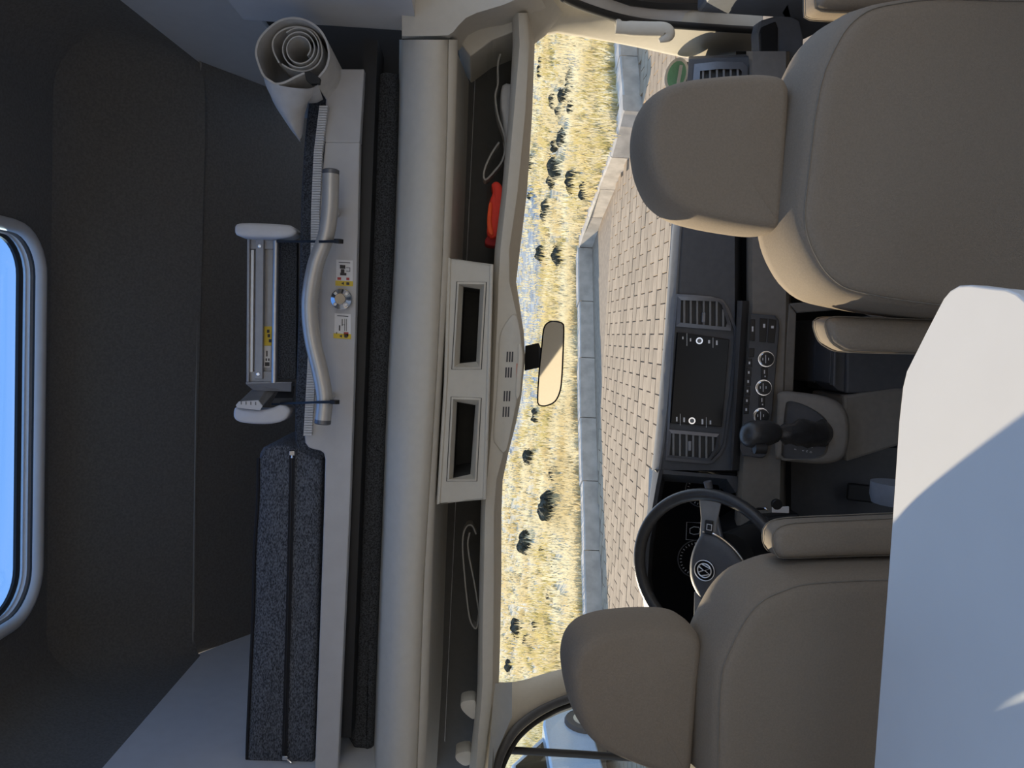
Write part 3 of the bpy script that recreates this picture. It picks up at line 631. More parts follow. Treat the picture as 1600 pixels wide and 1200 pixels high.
b = MB(); b.loft([[at(x, y, Y_) for x, y, Y_ in ((798, 40, 1.79), (812, 22, 1.78), (830, 8, 1.76), (852, -14, 1.74))], [at(x, y, Y_) for x, y, Y_ in ((824, 66, 1.83), (834, 60, 1.85), (850, 44, 1.86), (872, 10, 1.86))], [at(x, y, Y_) for x, y, Y_ in ((828, 74, 1.90), (836, 68, 1.93), (852, 56, 1.95), (880, 20, 1.95))]], False, False); b.build('corner_gusset', 'beige', hl, smooth=60, fix=False)
GK = -1.0
def gp(x, y, off=0.0): return at(x, y, 1.95+off, GK, 1.315)
ws = MB(); ws.grid(lambda a, c: gp(760+a*(1130-760), 10+c*1180), 4, 4)
win = ws.build('window_2', 'glass', smooth=0, fix=False); tag(win, 'sloping clear windscreen above the dashboard', 'windscreen', kind='structure')
bc = [gp(1057+16.5*math.cos(R(a))*1.0+4*math.sin(R(a))*-1, 117+25*math.sin(R(a))-1*math.cos(R(a)), -0.006) for a in range(0, 360, 15)]
nrmw = V(0, 1, 1).normalized()
b = MB(); bcc = sum(bc, Vector())/len(bc); b.prism([bcc+(p-bcc)*1.1 for p in bc], nrmw*0.001); bd = b.build('badge', 'paper', win, smooth=0)
cc = sum(bc, Vector())/len(bc)
b = MB(); b.prism([cc+(p-cc)*0.87-nrmw*0.0008 for p in bc], nrmw*0.0005); b.build('badge_field', 'green', bd, smooth=0)
b = MB(); b.prism([gp(x, y, -0.009) for x, y in ((1062, 101), (1067, 102), (1062, 132), (1057, 131))], nrmw*0.0005); b.build('badge_panel', 'paper', bd, smooth=0)
# right pillar trim: from the door seal forward to the glass
W = [(829, 64), (838, 58), (870, 52), (910, 58), (960, 67), (1000, 75), (1040, 84), (1090, 94), (1185, 112)]
Q = [(846, -2), (860, -4), (885, 4), (915, 16), (955, 33), (1000, 40), (1050, 44), (1110, 47), (1190, 50)]
n_ = len(W)
wl_ = [gp(x, y) for x, y in W]; wl_[0] = at(829, 70, 1.86)
sl_ = [at(x, y, 1.84+0.44*i/(n_-1)) for i, (x, y) in enumerate(Q)]
mid = [w_.lerp(s_, 0.45)+V(-0.004, -0.02, 0) for w_, s_ in zip(wl_, sl_)]
b = MB(); b.loft([[p+V(0.03, 0.05, 0.02) for p in wl_], wl_, [w_.lerp(m_, 0.25)+V(-0.004, -0.004, 0) for w_, m_ in zip(wl_, mid)], mid, sl_, [p+V(0.20, 0.02, 0) for p in sl_]], False, False)
pr = b.build('trim_3', 'beige', smooth=60, fix=False); tag(pr, 'beige trim of the right windscreen pillar with a grab handle', 'pillar', kind='structure')
hp = cr_open([at(*p, 1.93) for p in ((962, 43), (975, 44), (1000, 45), (1020, 45.5), (1036, 46), (1043, 50), (1042, 58), (1030, 64))], 30)
b = MB(); b.tube(hp, [0.017]*6+[0.0185]*17+[0.018, 0.017, 0.015, 0.013, 0.011, 0.009, 0.007, 0.005], 12, flat=0.6); b.build('grab_handle', 'beige', pr, smooth=60)
b = MB(); b.tube([at(970, 44, 1.93), at(966, 36, 1.98)], 0.010, 10); b.build('handle_mount', 'beige', pr, smooth=60)
# black door seal and the passenger door frame
sp = cr_open([p+V(0.004, 0.0, 0.0) for p in [at(x, y, 1.83+0.44*i/(n_-1)) for i, (x, y) in enumerate([(868, -8), (890, 4), (915, 14), (945, 24), (975, 32), (1010, 38), (1060, 42), (1120, 46), (1190, 50)])]], 40)
d2 = thing('door_2', (0.93, 1.7, 0.1), 'passenger door with black seals and blue grey inner panel', 'door', kind='structure')
b = MB(); b.tube(sp, 0.010, 10); b.build('seal', 'rubber', d2, smooth=60)
def strip(px0, px1, Y0, Y1, m, nm, par, push=0.0):
    n = len(px0); b = MB()
    r0 = [at(x, y, Y0+(Y1-Y0)*i/(n-1)) for i, (x, y) in enumerate(px0)]; r1 = [at(x, y, Y0+(Y1-Y0)*i/(n-1)+push) for i, (x, y) in enumerate(px1)]
    b.loft([r0, r1, [p+V(0.02, 0.02, 0) for p in r1], [p+V(0.02, 0.02, 0) for p in r0]], True, False, True) if False else b.loft([[a_, c_, c_+V(0.03, 0.03, 0), a_+V(0.03, 0.03, 0)] for a_, c_ in zip(r0, r1)])
    return b.build(nm, m, par, smooth=40)
strip([(880, -14), (930, 12), (975, 26), (1020, 32), (1090, 37), (1192, 42)], [(890, -40), (945, -4), (985, 10), (1030, 15), (1090, 16), (1192, 20)], 1.88, 2.30, 'grey', 'frame', d2)
strip([(900, -30), (950, -2), (990, 9), (1030, 14), (1090, 16), (1195, 20)], [(900, -40), (960, -12), (995, 0), (1035, 5), (1090, 6), (1195, 8)], 1.875, 2.29, 'rubber', 'inner_seal', d2)
strip([(905, -38), (960, -14), (995, -1), (1035, 4), (1090, 5), (1195, 7)], [(905, -90), (960, -90), (995, -90), (1035, -90), (1090, -90), (1195, -90)], 1.88, 2.29, 'black', 'glass_channel', d2)
b = MB(); b.prism([at(x, y, 2.16) for x, y in ((1186, 112), (1184, 50), (1188, 32), (1228, 20), (1250, 32), (1256, 60), (1254, 118))], (0.01, 0.06, 0)); b.build('mirror_corner', 'bluegrey', d2, smooth=0, bevel=0.006)
b = MB(); b.prism([at(x, y, 2.154) for x, y in ((1189, 115), (1187, 52), (1190, 42), (1212, 33), (1216, 44), (1215, 115))], (0, 0.01, 0)); b.build('pocket', 'black', d2, smooth=0, bevel=0.003)
b = MB(); b.prism([atX(x, y, 0.98) for x, y in ((1222, 20), (1240, -6), (1400, -200), (1400, -40), (1300, 40), (1254, 62))], (0.04, 0, 0)); b.build('panel', 'bluegrey', d2, smooth=0)
b = MB(); b.box((1.0, 1.7, 0.42), (0.04, 0.95, 0.84)); b.build('lower_panel', 'bluegrey', d2, smooth=0, bevel=0.01)
# left pillar, driver's door and its window
W2 = [(778, 1066), (790, 1066), (805, 1065), (830, 1060), (860, 1050), (890, 1042), (940, 1030), (1000, 1015)]
Q2 = [(768, 1215), (772, 1190), (780, 1168), (795, 1143), (820, 1117), (850, 1099), (880, 1086), (960, 1062)]
n_ = len(W2)
wl_ = [gp(x, y) for x, y in W2]; wl_[0] = at(776, 1066, 1.88)
sl_ = [at(x, y, 1.66+0.44*i/(n_-1)) for i, (x, y) in enumerate(Q2)]
mid = [w_.lerp(s_, 0.5)+V(0.012, -0.02, 0) for w_, s_ in zip(wl_, sl_)]
b = MB(); b.loft([[p+V(-0.03, 0.05, 0.02) for p in wl_], wl_, mid, sl_, [p+V(-0.06, 0.02, 0) for p in sl_]], False, False)
pl = b.build('trim_4', 'beige', smooth=60, fix=False); tag(pl, 'beige trim of the left windscreen pillar above the driver window', 'pillar', kind='structure')
b = MB(); c0 = [at(x, y, 1.745) for x, y in ((757, 1300), (762, 1200), (766, 1150), (770, 1100), (774, 1066))]; c1 = [at(x, y, 1.68) for x, y in ((764, 1300), (768, 1215), (774, 1180), (800, 1120), (800, 1066))]
b.loft([c0, [p+V(0, -0.006, -0.004) for p in c0], c1], False, False); b.build('corner_gusset', 'beige', pl, smooth=60, fix=False)
d1 = thing('door_1', (-0.95, 1.7, 0.1), 'driver door with black window frame beside the left headrest', 'door', kind='structure')
fp = cr_open([at(x, y, 1.67+0.42*i/7) for i, (x, y) in enumerate([(770, 1230), (777, 1195), (788, 1168), (804, 1142), (826, 1122), (852, 1106), (884, 1093), (960, 1070)])], 36)
b = MB(); b.tube(fp, 0.011, 10); b.build('window_frame', 'dash', d1, smooth=60)
fp2 = cr_open([at(x, y, 1.675+0.42*i/7) for i, (x, y) in enumerate([(775, 1238), (784, 1203), (796, 1176), (811, 1152), (833, 1132), (858, 1116), (888, 1103), (964, 1080)])], 36)
b = MB(); b.tube(fp2, 0.006, 8); b.build('seal', 'rubber', d1, smooth=60)
b = MB(); b.tube([at(792, 1172, 1.86), at(900, 1178, 1.87), at(1080, 1190, 1.88)], 0.0095, 8); b.build('window_divider', 'black', d1, smooth=60)
gl = MB(); gl.grid(lambda a, c: at(770+a*(1120-770), 1060+c*240, 2.13-0.5*c), 2, 2); gl.build('pane', 'side_glass', d1, smooth=0, fix=False)
b = MB(); b.box((-1.0, 1.75, 0.42), (0.05, 1.0, 0.86)); b.build('lower_panel', 'bluegrey', d1, smooth=0, bevel=0.01)
# ------------------------------------------------------------------ rear-view mirror
mr = thing('rear_view_mirror', at(822, 560, 1.86), 'black framed rear view mirror hanging below the overhead console', 'mirror')
mp_ = [(849, 512), (858, 502), (868, 501), (879, 504), (882, 512), (881, 550), (879, 590), (876, 612), (868, 628), (854, 635), (842, 634), (839, 625), (841, 585), (845, 545)]
mY, mk = 1.80, 0.12
lp = cr_closed([at(x, y, mY, mk, 1.25) for x, y in mp_], 64); mn = V(0, 1, -mk).normalized()
b = MB(); b.loft(cushion(lp, mn, [(0, 0.0025), (0.002, 0), (0.010, 0.0), (0.022, 0.008), (0.028, 0.02)])); b.build('housing', 'gloss', mr, smooth=50)
b = MB(); gl_ = cushion(lp, mn, [(-0.0006, 0.0035)])[0]; b.add(gl_, [tuple(range(len(gl_)))]); b.build('mirror_glass', 'mirror', mr, smooth=0)
b = MB(); b.loft([[at(*p, 1.86) for p in ((820, 540), (822, 545), (821, 575), (819, 580))], [at(*p, 1.83) for p in ((842, 535), (846, 545), (846, 572), (842, 575))]]); b.build('stem', 'black', mr, smooth=40, bevel=0.002)

# ================================================================== DASHBOARD
da = thing('dashboard', at(1100, 560, 2.2).xy.to_3d()+V(0, 0, 0.35), 'dark dashboard with vents, black touchscreen and climate knobs', 'dashboard')
EDGE = [(40, 1088, 1100), (95, 1082, 1092), (135, 1078, 1088), (360, 1052, 1063), (440, 1046, 1058), (520, 1040, 1053), (640, 1030, 1043), (720, 1022, 1033), (760, 1017, 1025), (800, 1011, 1018), (850, 1003, 1009), (900, 1000, 1006), (950, 1006, 1013), (1000, 1030, 1040), (1060, 1050, 1062), (1120, 1058, 1070), (1220, 1070, 1082)]
DK = 0.22
def df(x, y, off=0.0): return at(x, y, 2.16+off, DK, 0.80)          # the dash face, leaning
def loft_y(fn, ys_, nm, m, par, smooth=45, bevel=0): 
    b = MB(); b.loft([fn(y) for y in ys_]); return b.build(nm, m, par, smooth=smooth, bevel=bevel)
def upper(y):
    xe, xn = interp(EDGE, y)
    return [at(xe+14, y, 2.50), at(xe+3, y, 2.36), at(xe, y, 2.26), at(xe+3, y, 2.21), at(xn, y, 2.185), df(xn+5, y), df(1120, y), df(1148, y), at(1152, y, 2.17), at(1158, y, 2.30), at(1160, y, 2.50)]
loft_y(upper, [96, 115, 135, 200, 280, 360, 400, 440, 480, 520, 580, 640, 690, 735], 'upper_body', 'dash', da)
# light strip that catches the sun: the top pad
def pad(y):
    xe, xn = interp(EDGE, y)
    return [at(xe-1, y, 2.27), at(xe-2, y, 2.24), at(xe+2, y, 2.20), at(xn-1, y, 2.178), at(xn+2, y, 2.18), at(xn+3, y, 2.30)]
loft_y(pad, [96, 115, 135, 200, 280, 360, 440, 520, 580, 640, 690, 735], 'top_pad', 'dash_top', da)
# hood and instrument binnacle behind the wheel
def hood(y):
    xe, xn = interp(EDGE, y)
    return [at(xe+14, y, 2.50), at(xe, y, 2.28), at(xe+1, y, 2.16), at(xn, y, 2.12), at(xn+6, y, 2.125), at(xn+12, y, 2.30), at(xn+14, y, 2.50)]
loft_y(hood, [735, 760, 780, 800, 825, 850, 875, 900, 925, 950, 975, 1000, 1060, 1120, 1220], 'binnacle_hood', 'dash', da)
b = MB(); b.prism([at(x, y, 2.30) for x, y in ((1020, 735), (1160, 745), (1160, 1010), (1010, 1010))], (0, 0.05, 0)); bn = b.build('instrument_panel', 'gloss', da, smooth=0)
b = MB(); b.loft([[at(*p, 2.13) for p in ((1028, 740), (1135, 748), (1150, 770), (1160, 745), (1022, 733))], [at(*p, 2.31) for p in ((1032, 752), (1120, 758), (1135, 772), (1160, 745), (1024, 735))]]); b.build('binnacle_side', 'dash', da, smooth=0)
for cx, cy, r_ in ((1098, 765, 28), (1088, 873, 30)):
    b = MB(); c = at(cx, cy, 2.296); rm = r_*2.3/1200
    b.tube([c+V(math.cos(R(a))*rm, 0, math.sin(R(a))*rm) for a in range(0, 360, 12)], 0.0018, 6, closed=True); dl = b.build('dial_ring', 'trim', bn)
    b = MB()
    for a in range(-40, 221, 12):
        q = V(math.cos(R(a)), 0, math.sin(R(a))); b.tube([c+q*rm*0.80+V(0, -0.001, 0), c+q*rm*0.90+V(0, -0.001, 0)], 0.0012, 4)
    b.build('dial_ticks', 'mark', dl)
dq = [(1073, 816), (1096, 817), (1096, 845), (1072, 843)]
b = MB(); b.tube([at(*p, 2.296) for p in dq], 0.0011, 4, closed=True); dsp = b.build('display_frame', 'mark', bn)
b = MB(); lpx = [(1078, 826), (1084, 823), (1092, 824), (1094, 829), (1092, 834), (1084, 835), (1078, 833)]; b.tube([at(*p, 2.296) for p in lpx], 0.0011, 4, closed=True); b.build('car_symbol', 'mark', dsp)
# right end: side vent
def vent(nm, outer, inner, nsl, knob, off=-0.004, horiz=True):
    b = MB(); fo = [df(*p, off) for p in outer]; fi = [df(*p, off-0.004) for p in inner]; fb = [df(*p, off+0.0108) for p in inner]
    fo2 = [df(*p, off+0.02) for p in outer]
    b.loft([fo2, fo, fi, fb], True, False); b.add(fb, [tuple(range(len(fb)))])
    fr_ = b.build(nm, 'trim', da, smooth=25, fix=True)
    b = MB(); b.add([df(*p, off+0.0104) for p in inner], [tuple(range(len(inner)))]); b.build('shaft', 'black', fr_, smooth=0)
    xs = [p[0] for p in inner]; x0, x1 = min(xs), max(xs)
    for k in range(nsl):
        x = x0+(x1-x0)*(k+0.6)/(nsl+0.2)
        yy = []
        for i in range(len(inner)):
            (xa, ya), (xb_, yb) = inner[i], inner[(i+1) % len(inner)]
            if (xa-x)*(xb_-x) <= 0 and abs(xa-xb_) > 1e-6: yy.append(ya+(yb-ya)*(x-xa)/(xb_-xa))
        if len(yy) < 2: continue
        y0, y1 = min(yy), max(yy)
        b = MB(); b.loft([[df(x-1.6, y_, off-0.001), df(x+1.6, y_, off-0.001), df(x+2.4, y_, off+0.009), df(x-0.4, y_, off+0.009)] for y_ in (y0, y1)])
        s_ = b.build('slat', 'dash_top', fr_, smooth=0)
    b = MB(); kx, ky = knob; b.prism([df(kx-3, ky-8, off-0.005), df(kx+3, ky-8, off-0.005), df(kx+2.5, ky+8, off-0.005), df(kx-3.5, ky+8, off-0.005)], (0, 0.012, 0)); b.build('tab', 'trim', fr_, smooth=0, bevel=0.002)
    return fr_
vent('side_vent', [(1085, 100), (1120, 96), (1160, 97), (1168, 104), (1168, 150), (1080, 152)], [(1094, 111), (1120, 108), (1156, 108), (1159, 112), (1157, 146), (1092, 146)], 6, (1127, 128), -0.034)
b = MB(); b.loft([[df(x, y, -0.022) for x, y in ((1076, 92), (1180, 88), (1190, 100), (1205, 118), (1205, 160), (1072, 160))], [df(x, y, 0.04) for x, y in ((1076, 88), (1180, 84), (1192, 96), (1210, 116), (1210, 165), (1072, 165))]]); b.build('vent_housing', 'dash', da, smooth=25, bevel=0.003)
# centre stack: bezel, two vents, touchscreen
CST = [(1056, 459), (1110, 463), (1129, 468), (1138, 480), (1150.6, 512), (1152, 530), (1145, 610), (1133.6, 696), (1126, 711), (1114, 723), (1105, 725), (1040, 719), (1044, 640), (1050, 530)]
b = MB(); lo_ = [df(*p, -0.010) for p in CST]; li = [df(*quadp, -0.012) for quadp in [((p[0]-1096)*0.93+1096, (p[1]-592)*0.965+592) for p in CST]]
b.loft([[df(*p, 0.02) for p in CST], lo_, li, [p+V(0, 0.006, 0) for p in li]], True, False); bz = b.build('centre_bezel', 'trim', da, smooth=30)
b = MB(); b.add([p+V(0, 0.0115, 0) for p in li], [tuple(range(len(li)))]); b.build('bezel_field', 'dash', bz, smooth=0)
V1o = [(1059, 463), (1122, 466), (1132, 474), (1143, 508), (1142, 517), (1056, 510)]; V1i = [(1064, 469), (1122, 471), (1128, 477), (1136, 504), (1134, 511), (1063, 504)]
vent('centre_vent', V1o, V1i, 7, (1100, 496), -0.012)
V2o = [(1045, 671), (1124, 678), (1122, 700), (1110, 720), (1105, 721), (1041, 714)]; V2i = [(1049, 677), (1120, 683), (1117, 700), (1108, 715), (1105, 716), (1046, 711)]
vent('centre_vent', V2o, V2i, 7, (1078, 697), -0.012)
SQ = [(1058.5, 519), (1140, 530.5), (1128, 667), (1048, 661)]
b = MB(); b.prism([df(*p, -0.014) for p in SQ], (0, 0.012, 0)); sc_ = b.build('touchscreen', 'gloss', da, smooth=0, bevel=0.0015)
sn = V(0, -1, DK).normalized()
for cx, cy in ((1092.5, 532.5), (1081, 657)):
    c = df(cx, cy, -0.0145); b = MB(); b.lathe(c, sn, [(0.0105, 0), (0.0105, 0.006), (0.0095, 0.0085)], 24); kb = b.build('dial', 'chrome', sc_, smooth=30)
    b = MB(); b.lathe(c, sn, [(0.0062, 0.0088), (0.006, 0.0095)], 20); b.build('dial_face', 'dash_top', kb)
def dmark(x, y, dx, dy, par, off=-0.0148, m='mark'):
    b = MB(); b.prism([df(x-dx, y-dy, off), df(x+dx, y-dy, off), df(x+dx, y+dy, off), df(x-dx, y+dy, off)], (0, 0.0004, 0)); return b.build('mark', m, par, smooth=0)
for x, y, dx, dy in ((1067, 528, 0.9, 2), (1073.3, 530.5, 0.3, 10), (1079, 531, 1.0, 2.4), (1108, 534, 1.5, 2.6), (1114, 535.5, 0.3, 8), (1120, 535.5, 1.2, 3.5), (1057.5, 655, 1.0, 3.5), (1063, 655.5, 0.3, 9), (1069, 656, 1.2, 3.5), (1097.5, 659, 1.4, 4), (1103.5, 660, 0.3, 8), (1110, 660, 1.2, 3)):
    dmark(x, y, dx, dy, sc_)
# slot under the passenger side, lower tan dash with the climate panel
def lower(y):
    o = 0 if y < 480 else min(14, (y-480)*0.06)
    sh = -0.05*max(0, y-720)
    return [at(1166-o+sh, y, 2.16), at(1170-o+sh, y, 2.11), at(1176-o+sh, y, 2.095), at(1228-o*0.6+sh*0.5, y, 2.075), at(1233-o*0.6+sh*0.5, y, 2.085), at(1236-o*0.6, y, 2.40), at(1166-o, y, 2.40)]
loft_y(lower, [80, 200, 330, 430, 480, 560, 640, 720, 760, 800, 860, 1000, 1150], 'lower_body', 'dash_lo', da)
loft_y(lambda y: [at(1150, y, 2.33), at(1180, y, 2.33), at(1180, y, 2.35), at(1150, y, 2.35)], [80, 745], 'slot_back', 'black', da, 0)
loft_y(lambda y: [at(1152-(y-470)*0.04, y, 2.10), at(1160-(y-470)*0.06, y, 2.08), at(1174-(y-470)*0.06, y, 2.12), at(1174-(y-470)*0.06, y, 2.3), at(1152-(y-470)*0.04, y, 2.3)], [470, 560, 640, 735], 'stack_foot', 'dash', da)
def cf(x, y, off=0.0): return at(x, y, 2.075+off, 0.15, 0.62)
CP = [(1173, 490), (1211, 493), (1217, 500), (1218, 512), (1207, 640), (1200, 700), (1196, 713), (1190, 716), (1160, 712), (1156, 700), (1164, 620)]
b = MB(); b.loft([[cf(*p, 0.03) for p in CP], [cf(*p, -0.004) for p in CP], [cf((p[0]-1188)*0.95+1188, (p[1]-602)*0.985+602, -0.0065) for p in CP]]); cp = b.build('climate_panel', 'dash', da, smooth=25)
cn = V(0, -1, 0.15).normalized()
for cx, cy in ((1196.5, 561), (1192.5, 605.5), (1188.5, 649.5)):
    c = cf(cx, cy, -0.006); b = MB(); b.lathe(c, cn, [(0.0228, 0), (0.0228, 0.004), (0.0215, 0.006), (0.020, 0.006), (0.0195, 0.014), (0.018, 0.016)], 32); kb = b.build('knob', 'chrome', cp, smooth=30)
    b = MB(); b.lathe(c, cn, [(0.0182, 0.0145), (0.0178, 0.0168), (0.016, 0.0172)], 28); kf = b.build('knob_face', 'black', kb, smooth=30)
    for dx, dy, w_, h_ in ((0, 0, 1.0, 6.5), (-4.5, 0, 1.0, 2.0), (4.5, 0, 1.0, 2.0)):
        b = MB(); b.prism([cf(cx+dx+sx_*w_*0.5, cy+dy+sy_*h_, -0.0246) for sx_, sy_ in ((-1, -1), (1, -1), (1, 1), (-1, 1))], (0, 0.0004, 0)); b.build('mark', 'mark', kb, smooth=0)
def cbtn(q, marks):
    b = MB(); b.loft([[cf(*p, -0.006) for p in q], [cf(*p, -0.009) for p in q]]); bt = b.build('button', 'black', cp, smooth=0, bevel=0.0012)
    for x, y, w_, h_ in marks:
        b = MB(); b.prism([cf(x+sx_*w_, y+sy_*h_, -0.0094) for sx_, sy_ in ((-1, -1), (1, -1), (1, 1), (-1, 1))], (0, 0.0004, 0)); b.build('mark', 'mark', bt, smooth=0)
cbtn([(1172, 499), (1180, 499), (1179, 533), (1171, 532)], [(1176, 514, 1.2, 4)])
cbtn([(1187, 497), (1199, 498), (1197, 535), (1186, 534)], [(1194, 509, 1.6, 3)])
cbtn([(1201, 498), (1213, 500), (1210, 536), (1199, 535)], [(1207, 511, 2.0, 2)])
for k, y in enumerate((567, 582, 596, 611, 626, 640)):
    x = 1171-k*1.0; cbtn([(x-4, y-6.5), (x+4, y-6.5), (x+4, y+6.5), (x-4, y+6.5)], [(x, y, 1.2, 2.0)])
cbtn([(1170, 544), (1179, 544), (1178, 558), (1169, 558)], [])
for x, y in ((1194.5, 583), (1190.5, 627)): cbtn([(x-5, y-9), (x+5, y-9), (x+4.5, y+9), (x-5.5, y+9)], [(x, y-2, 0.8, 3), (x+1, y+5, 0.8, 1)])
cbtn([(1176, 690), (1196, 692), (1192, 708), (1174, 706)], [(1183, 697, 1.5, 2)])
# centre console: open tray, cup holder shelf, gear housing
co = thing('centre_console', at(1400, 600, 2.0).xy.to_3d()+V(0, 0, 0.02), 'dark centre console with open trays and gear lever housing', 'console')
def cbar(nm, px, Y, d, m='dash_lo', bev=0.004):
    b = MB(); b.prism([at(x, y, Y) for x, y in px], (0, d, 0)); return b.build(nm, m, co, smooth=0, bevel=bev)
cbar('tray_frame', [(1233, 474), (1245, 490), (1240, 612), (1222, 612)], 2.08, 0.10)
cbar('tray_frame', [(1233, 474), (1420, 462), (1420, 476), (1246, 489)], 2.08, 0.10)
cbar('tray_back', [(1235, 478), (1420, 470), (1420, 620), (1225, 615)], 2.34, 0.02, 'black')
cbar('tray_floor', [(1275, 500), (1279, 500), (1276, 598), (1272, 598)], 2.12, 0.2, 'dash')
cbar('tray_side', [(1300, 505), (1322, 500), (1320, 613), (1310, 610), (1296, 598)], 2.02, 0.10, 'dash', 0.003)
cbar('divider', [(1304, 540), (1307, 540), (1305, 603), (1302, 602)], 2.00, 0.02, 'trim', 0.0005)
cbar('lower_box', [(1324, 500), (1430, 490), (1440, 612), (1322, 615)], 2.01, 0.25, 'dash', 0.006)
Og = [(1218, 613), (1262, 616), (1292, 622), (1312, 632), (1324, 650), (1327, 680), (1322, 708), (1310, 721), (1285, 726), (1250, 724), (1217, 720), (1210, 712), (1212, 670), (1214, 630)]
Ig = [(1232, 627), (1250, 630), (1270, 639), (1286, 650), (1294, 662), (1296, 682), (1293, 704), (1286, 713), (1272, 717), (1248, 718), (1226, 719), (1221, 714), (1223, 675), (1227, 636)]
GY = 1.985
def gpt(x, y, off=0.0): return at(x, y, GY+off, 0.5, 0.54)
gn = V(0, 1, -0.5).normalized()
og = cr_closed([gpt(*p) for p in Og], 72); ig = cr_closed([gpt(*p) for p in Ig], 72)
b = MB(); r0 = cushion(og, gn, [(0.05, 0), (0.02, 0), (0.008, 0.002), (0.0, 0.010)])
if area2(ig, gn) > 0: ig = ig[::-1]
# align starts
k0 = min(range(72), key=lambda i: (ig[i]-r0[3][0]).length); ig = ig[k0:]+ig[:k0]
b.loft(r0+[[p+V(0, 0.0, 0) for p in ig], [p+V(0, 0.014, 0) for p in ig]], True, False); gh = b.build('gear_housing', 'dash_lo', co, smooth=50)
b = MB(); b.add([p+V(0, 0.013, 0) for p in ig], [tuple(range(72))]); gp_ = b.build('gear_panel', 'dash', co, smooth=0)
cbar('housing_skirt', [(1318, 618), (1400, 606), (1425, 606), (1425, 690), (1322, 722)], 2.005, 0.2, 'dash_lo', 0.008)
for ch, x, y in (('P', 1243, 702), ('R', 1255, 704), ('N', 1261, 705), ('D', 1267, 706.5)):
    text_mesh(ch, 0.0075, gpt(x, y, 0.0125), (1, 0, 0), (0, 0.45, 0.9), 'mark', gp_)
for x, y in ((1263, 698), (1269, 699)):
    b = MB(); b.prism([gpt(x-0.8, y-0.8, 0.0125), gpt(x+0.8, y-0.8, 0.0125), gpt(x+0.8, y+0.8, 0.0125), gpt(x-0.8, y+0.8, 0.0125)], (0, 0.0005, 0)); b.build('mark', 'mark', gp_, smooth=0)
gl_ = thing('gear_lever', at(1288, 680, 1.99), 'black leather gear lever with rounded knob and wrinkled boot', 'gear lever')
PXM = 1.92/1200
def stack(st, nm, m, seg=20, wob=0.0):
    rings = []
    for i, (x, y, rw, rd, Y) in enumerate(st):
        c = at(x, y, Y); rings.append([c+V(math.cos(q)*rw*PXM*(1+wob*math.sin(3*q+i*1.7)), math.sin(q)*rd*PXM*(1+wob*math.cos(4*q+i)), 0.02*wob*math.sin(2*q+i)) for q in [2*math.pi*j/seg for j in range(seg)]])
    b = MB(); b.loft(rings); return b.build(nm, m, gl_, smooth=70)
stack([(1291, 678, 22, 22, 1.975), (1284, 678, 22, 20, 1.95), (1274, 678, 19, 18, 1.93), (1264, 677, 22, 18, 1.915), (1254, 677, 21, 16, 1.90), (1244, 677, 21, 16, 1.89), (1236, 677, 15, 13, 1.885), (1229, 677, 17, 14, 1.88), (1222, 677, 12, 11, 1.878), (1216, 677, 10, 10, 1.875)], 'boot', 'leather', 24, 0.13)
kb = stack([(1219, 677, 9, 9, 1.875), (1215, 677, 14, 13, 1.872), (1206, 677, 18, 17, 1.868), (1195, 677.5, 20.5, 20, 1.862), (1184, 678, 21.5, 22, 1.858), (1174, 678.5, 21, 22, 1.856), (1166, 679, 18.5, 19, 1.856), (1160, 679.5, 13, 13, 1.857), (1157, 680, 5, 5, 1.858)], 'knob', 'leather', 28)
b = MB(); c = at(1184, 697, 1.845); b.loft([[c+V(math.cos(R(a))*0.014-0.004, -0.01+math.sin(R(a))*0.014, dz) for a in range(0, 360, 30)] for dz in (-0.016, 0.012)]); b.build('release_button', 'black', kb, smooth=40)

# ------------------------------------------------------------------ steering wheel
WC = at(1106, 889, 1.86); WA = R(37); wn = V(0, -math.cos(WA), math.sin(WA)); wu = V(0, math.sin(WA), math.cos(WA)); wx = V(1, 0, 0)
sw_ = thing('steering_wheel', WC, 'black leather steering wheel in front of the driver seat', 'steering wheel')
WR = 0.186
b = MB(); b.tube([WC+wx*math.cos(R(a))*WR+wu*math.sin(R(a))*WR for a in range(0, 360, 5)], 0.0155, 14, closed=True); rim = b.build('rim', 'leather', sw_, smooth=70)
def wp(x, y, off=0.0):
    k = math.tan(WA); p = at(x, y, WC.y, k, WC.z); return p+wn*off
HUB = [(1099, 832), (1088, 848), (1081, 868), (1079, 888), (1081, 905), (1088, 922), (1098, 936), (1112, 930), (1132, 912), (1155, 894), (1166, 884), (1160, 873), (1146, 855), (1128, 841), (1110, 832)]
hl_ = cr_closed([wp(*p) for p in HUB], 72)
b = MB(); b.loft(cushion(hl_, wn, [(-0.025, 0.012), (-0.005, 0.0), (0.010, 0.002), (0.017, 0.010), (0.020, 0.022)])); hub = b.build('hub', 'dash', sw_, smooth=60)
def spoke(pa, pb, w0, w1, nm, m):
    a = wp(*pa); c = pb; d = (c-a).normalized(); s_ = d.cross(wn).normalized()
    b = MB(); b.loft([[p+s_*w_+wn*o_, p-s_*w_+wn*o_, p-s_*w_*0.8+wn*(o_-0.016), p+s_*w_*0.8+wn*(o_-0.016)] for p, w_, o_ in ((a, w0, 0.008), (a.lerp(c, 0.5), (w0+w1)/2.3, 0.004), (c, w1, 0.006))]); return b.build(nm, m, sw_, smooth=40, bevel=0.003)
s1 = spoke((1106, 845), WC+wx*WR*0.96+wu*0.004, 0.020, 0.030, 'spoke', 'dash_top')
s2 = spoke((1098, 925), WC-wx*WR*0.96+wu*0.004, 0.020, 0.030, 'spoke', 'dash_top')
s3 = spoke((1150, 888), WC-wu*WR*0.97, 0.022, 0.03, 'spoke', 'dash')
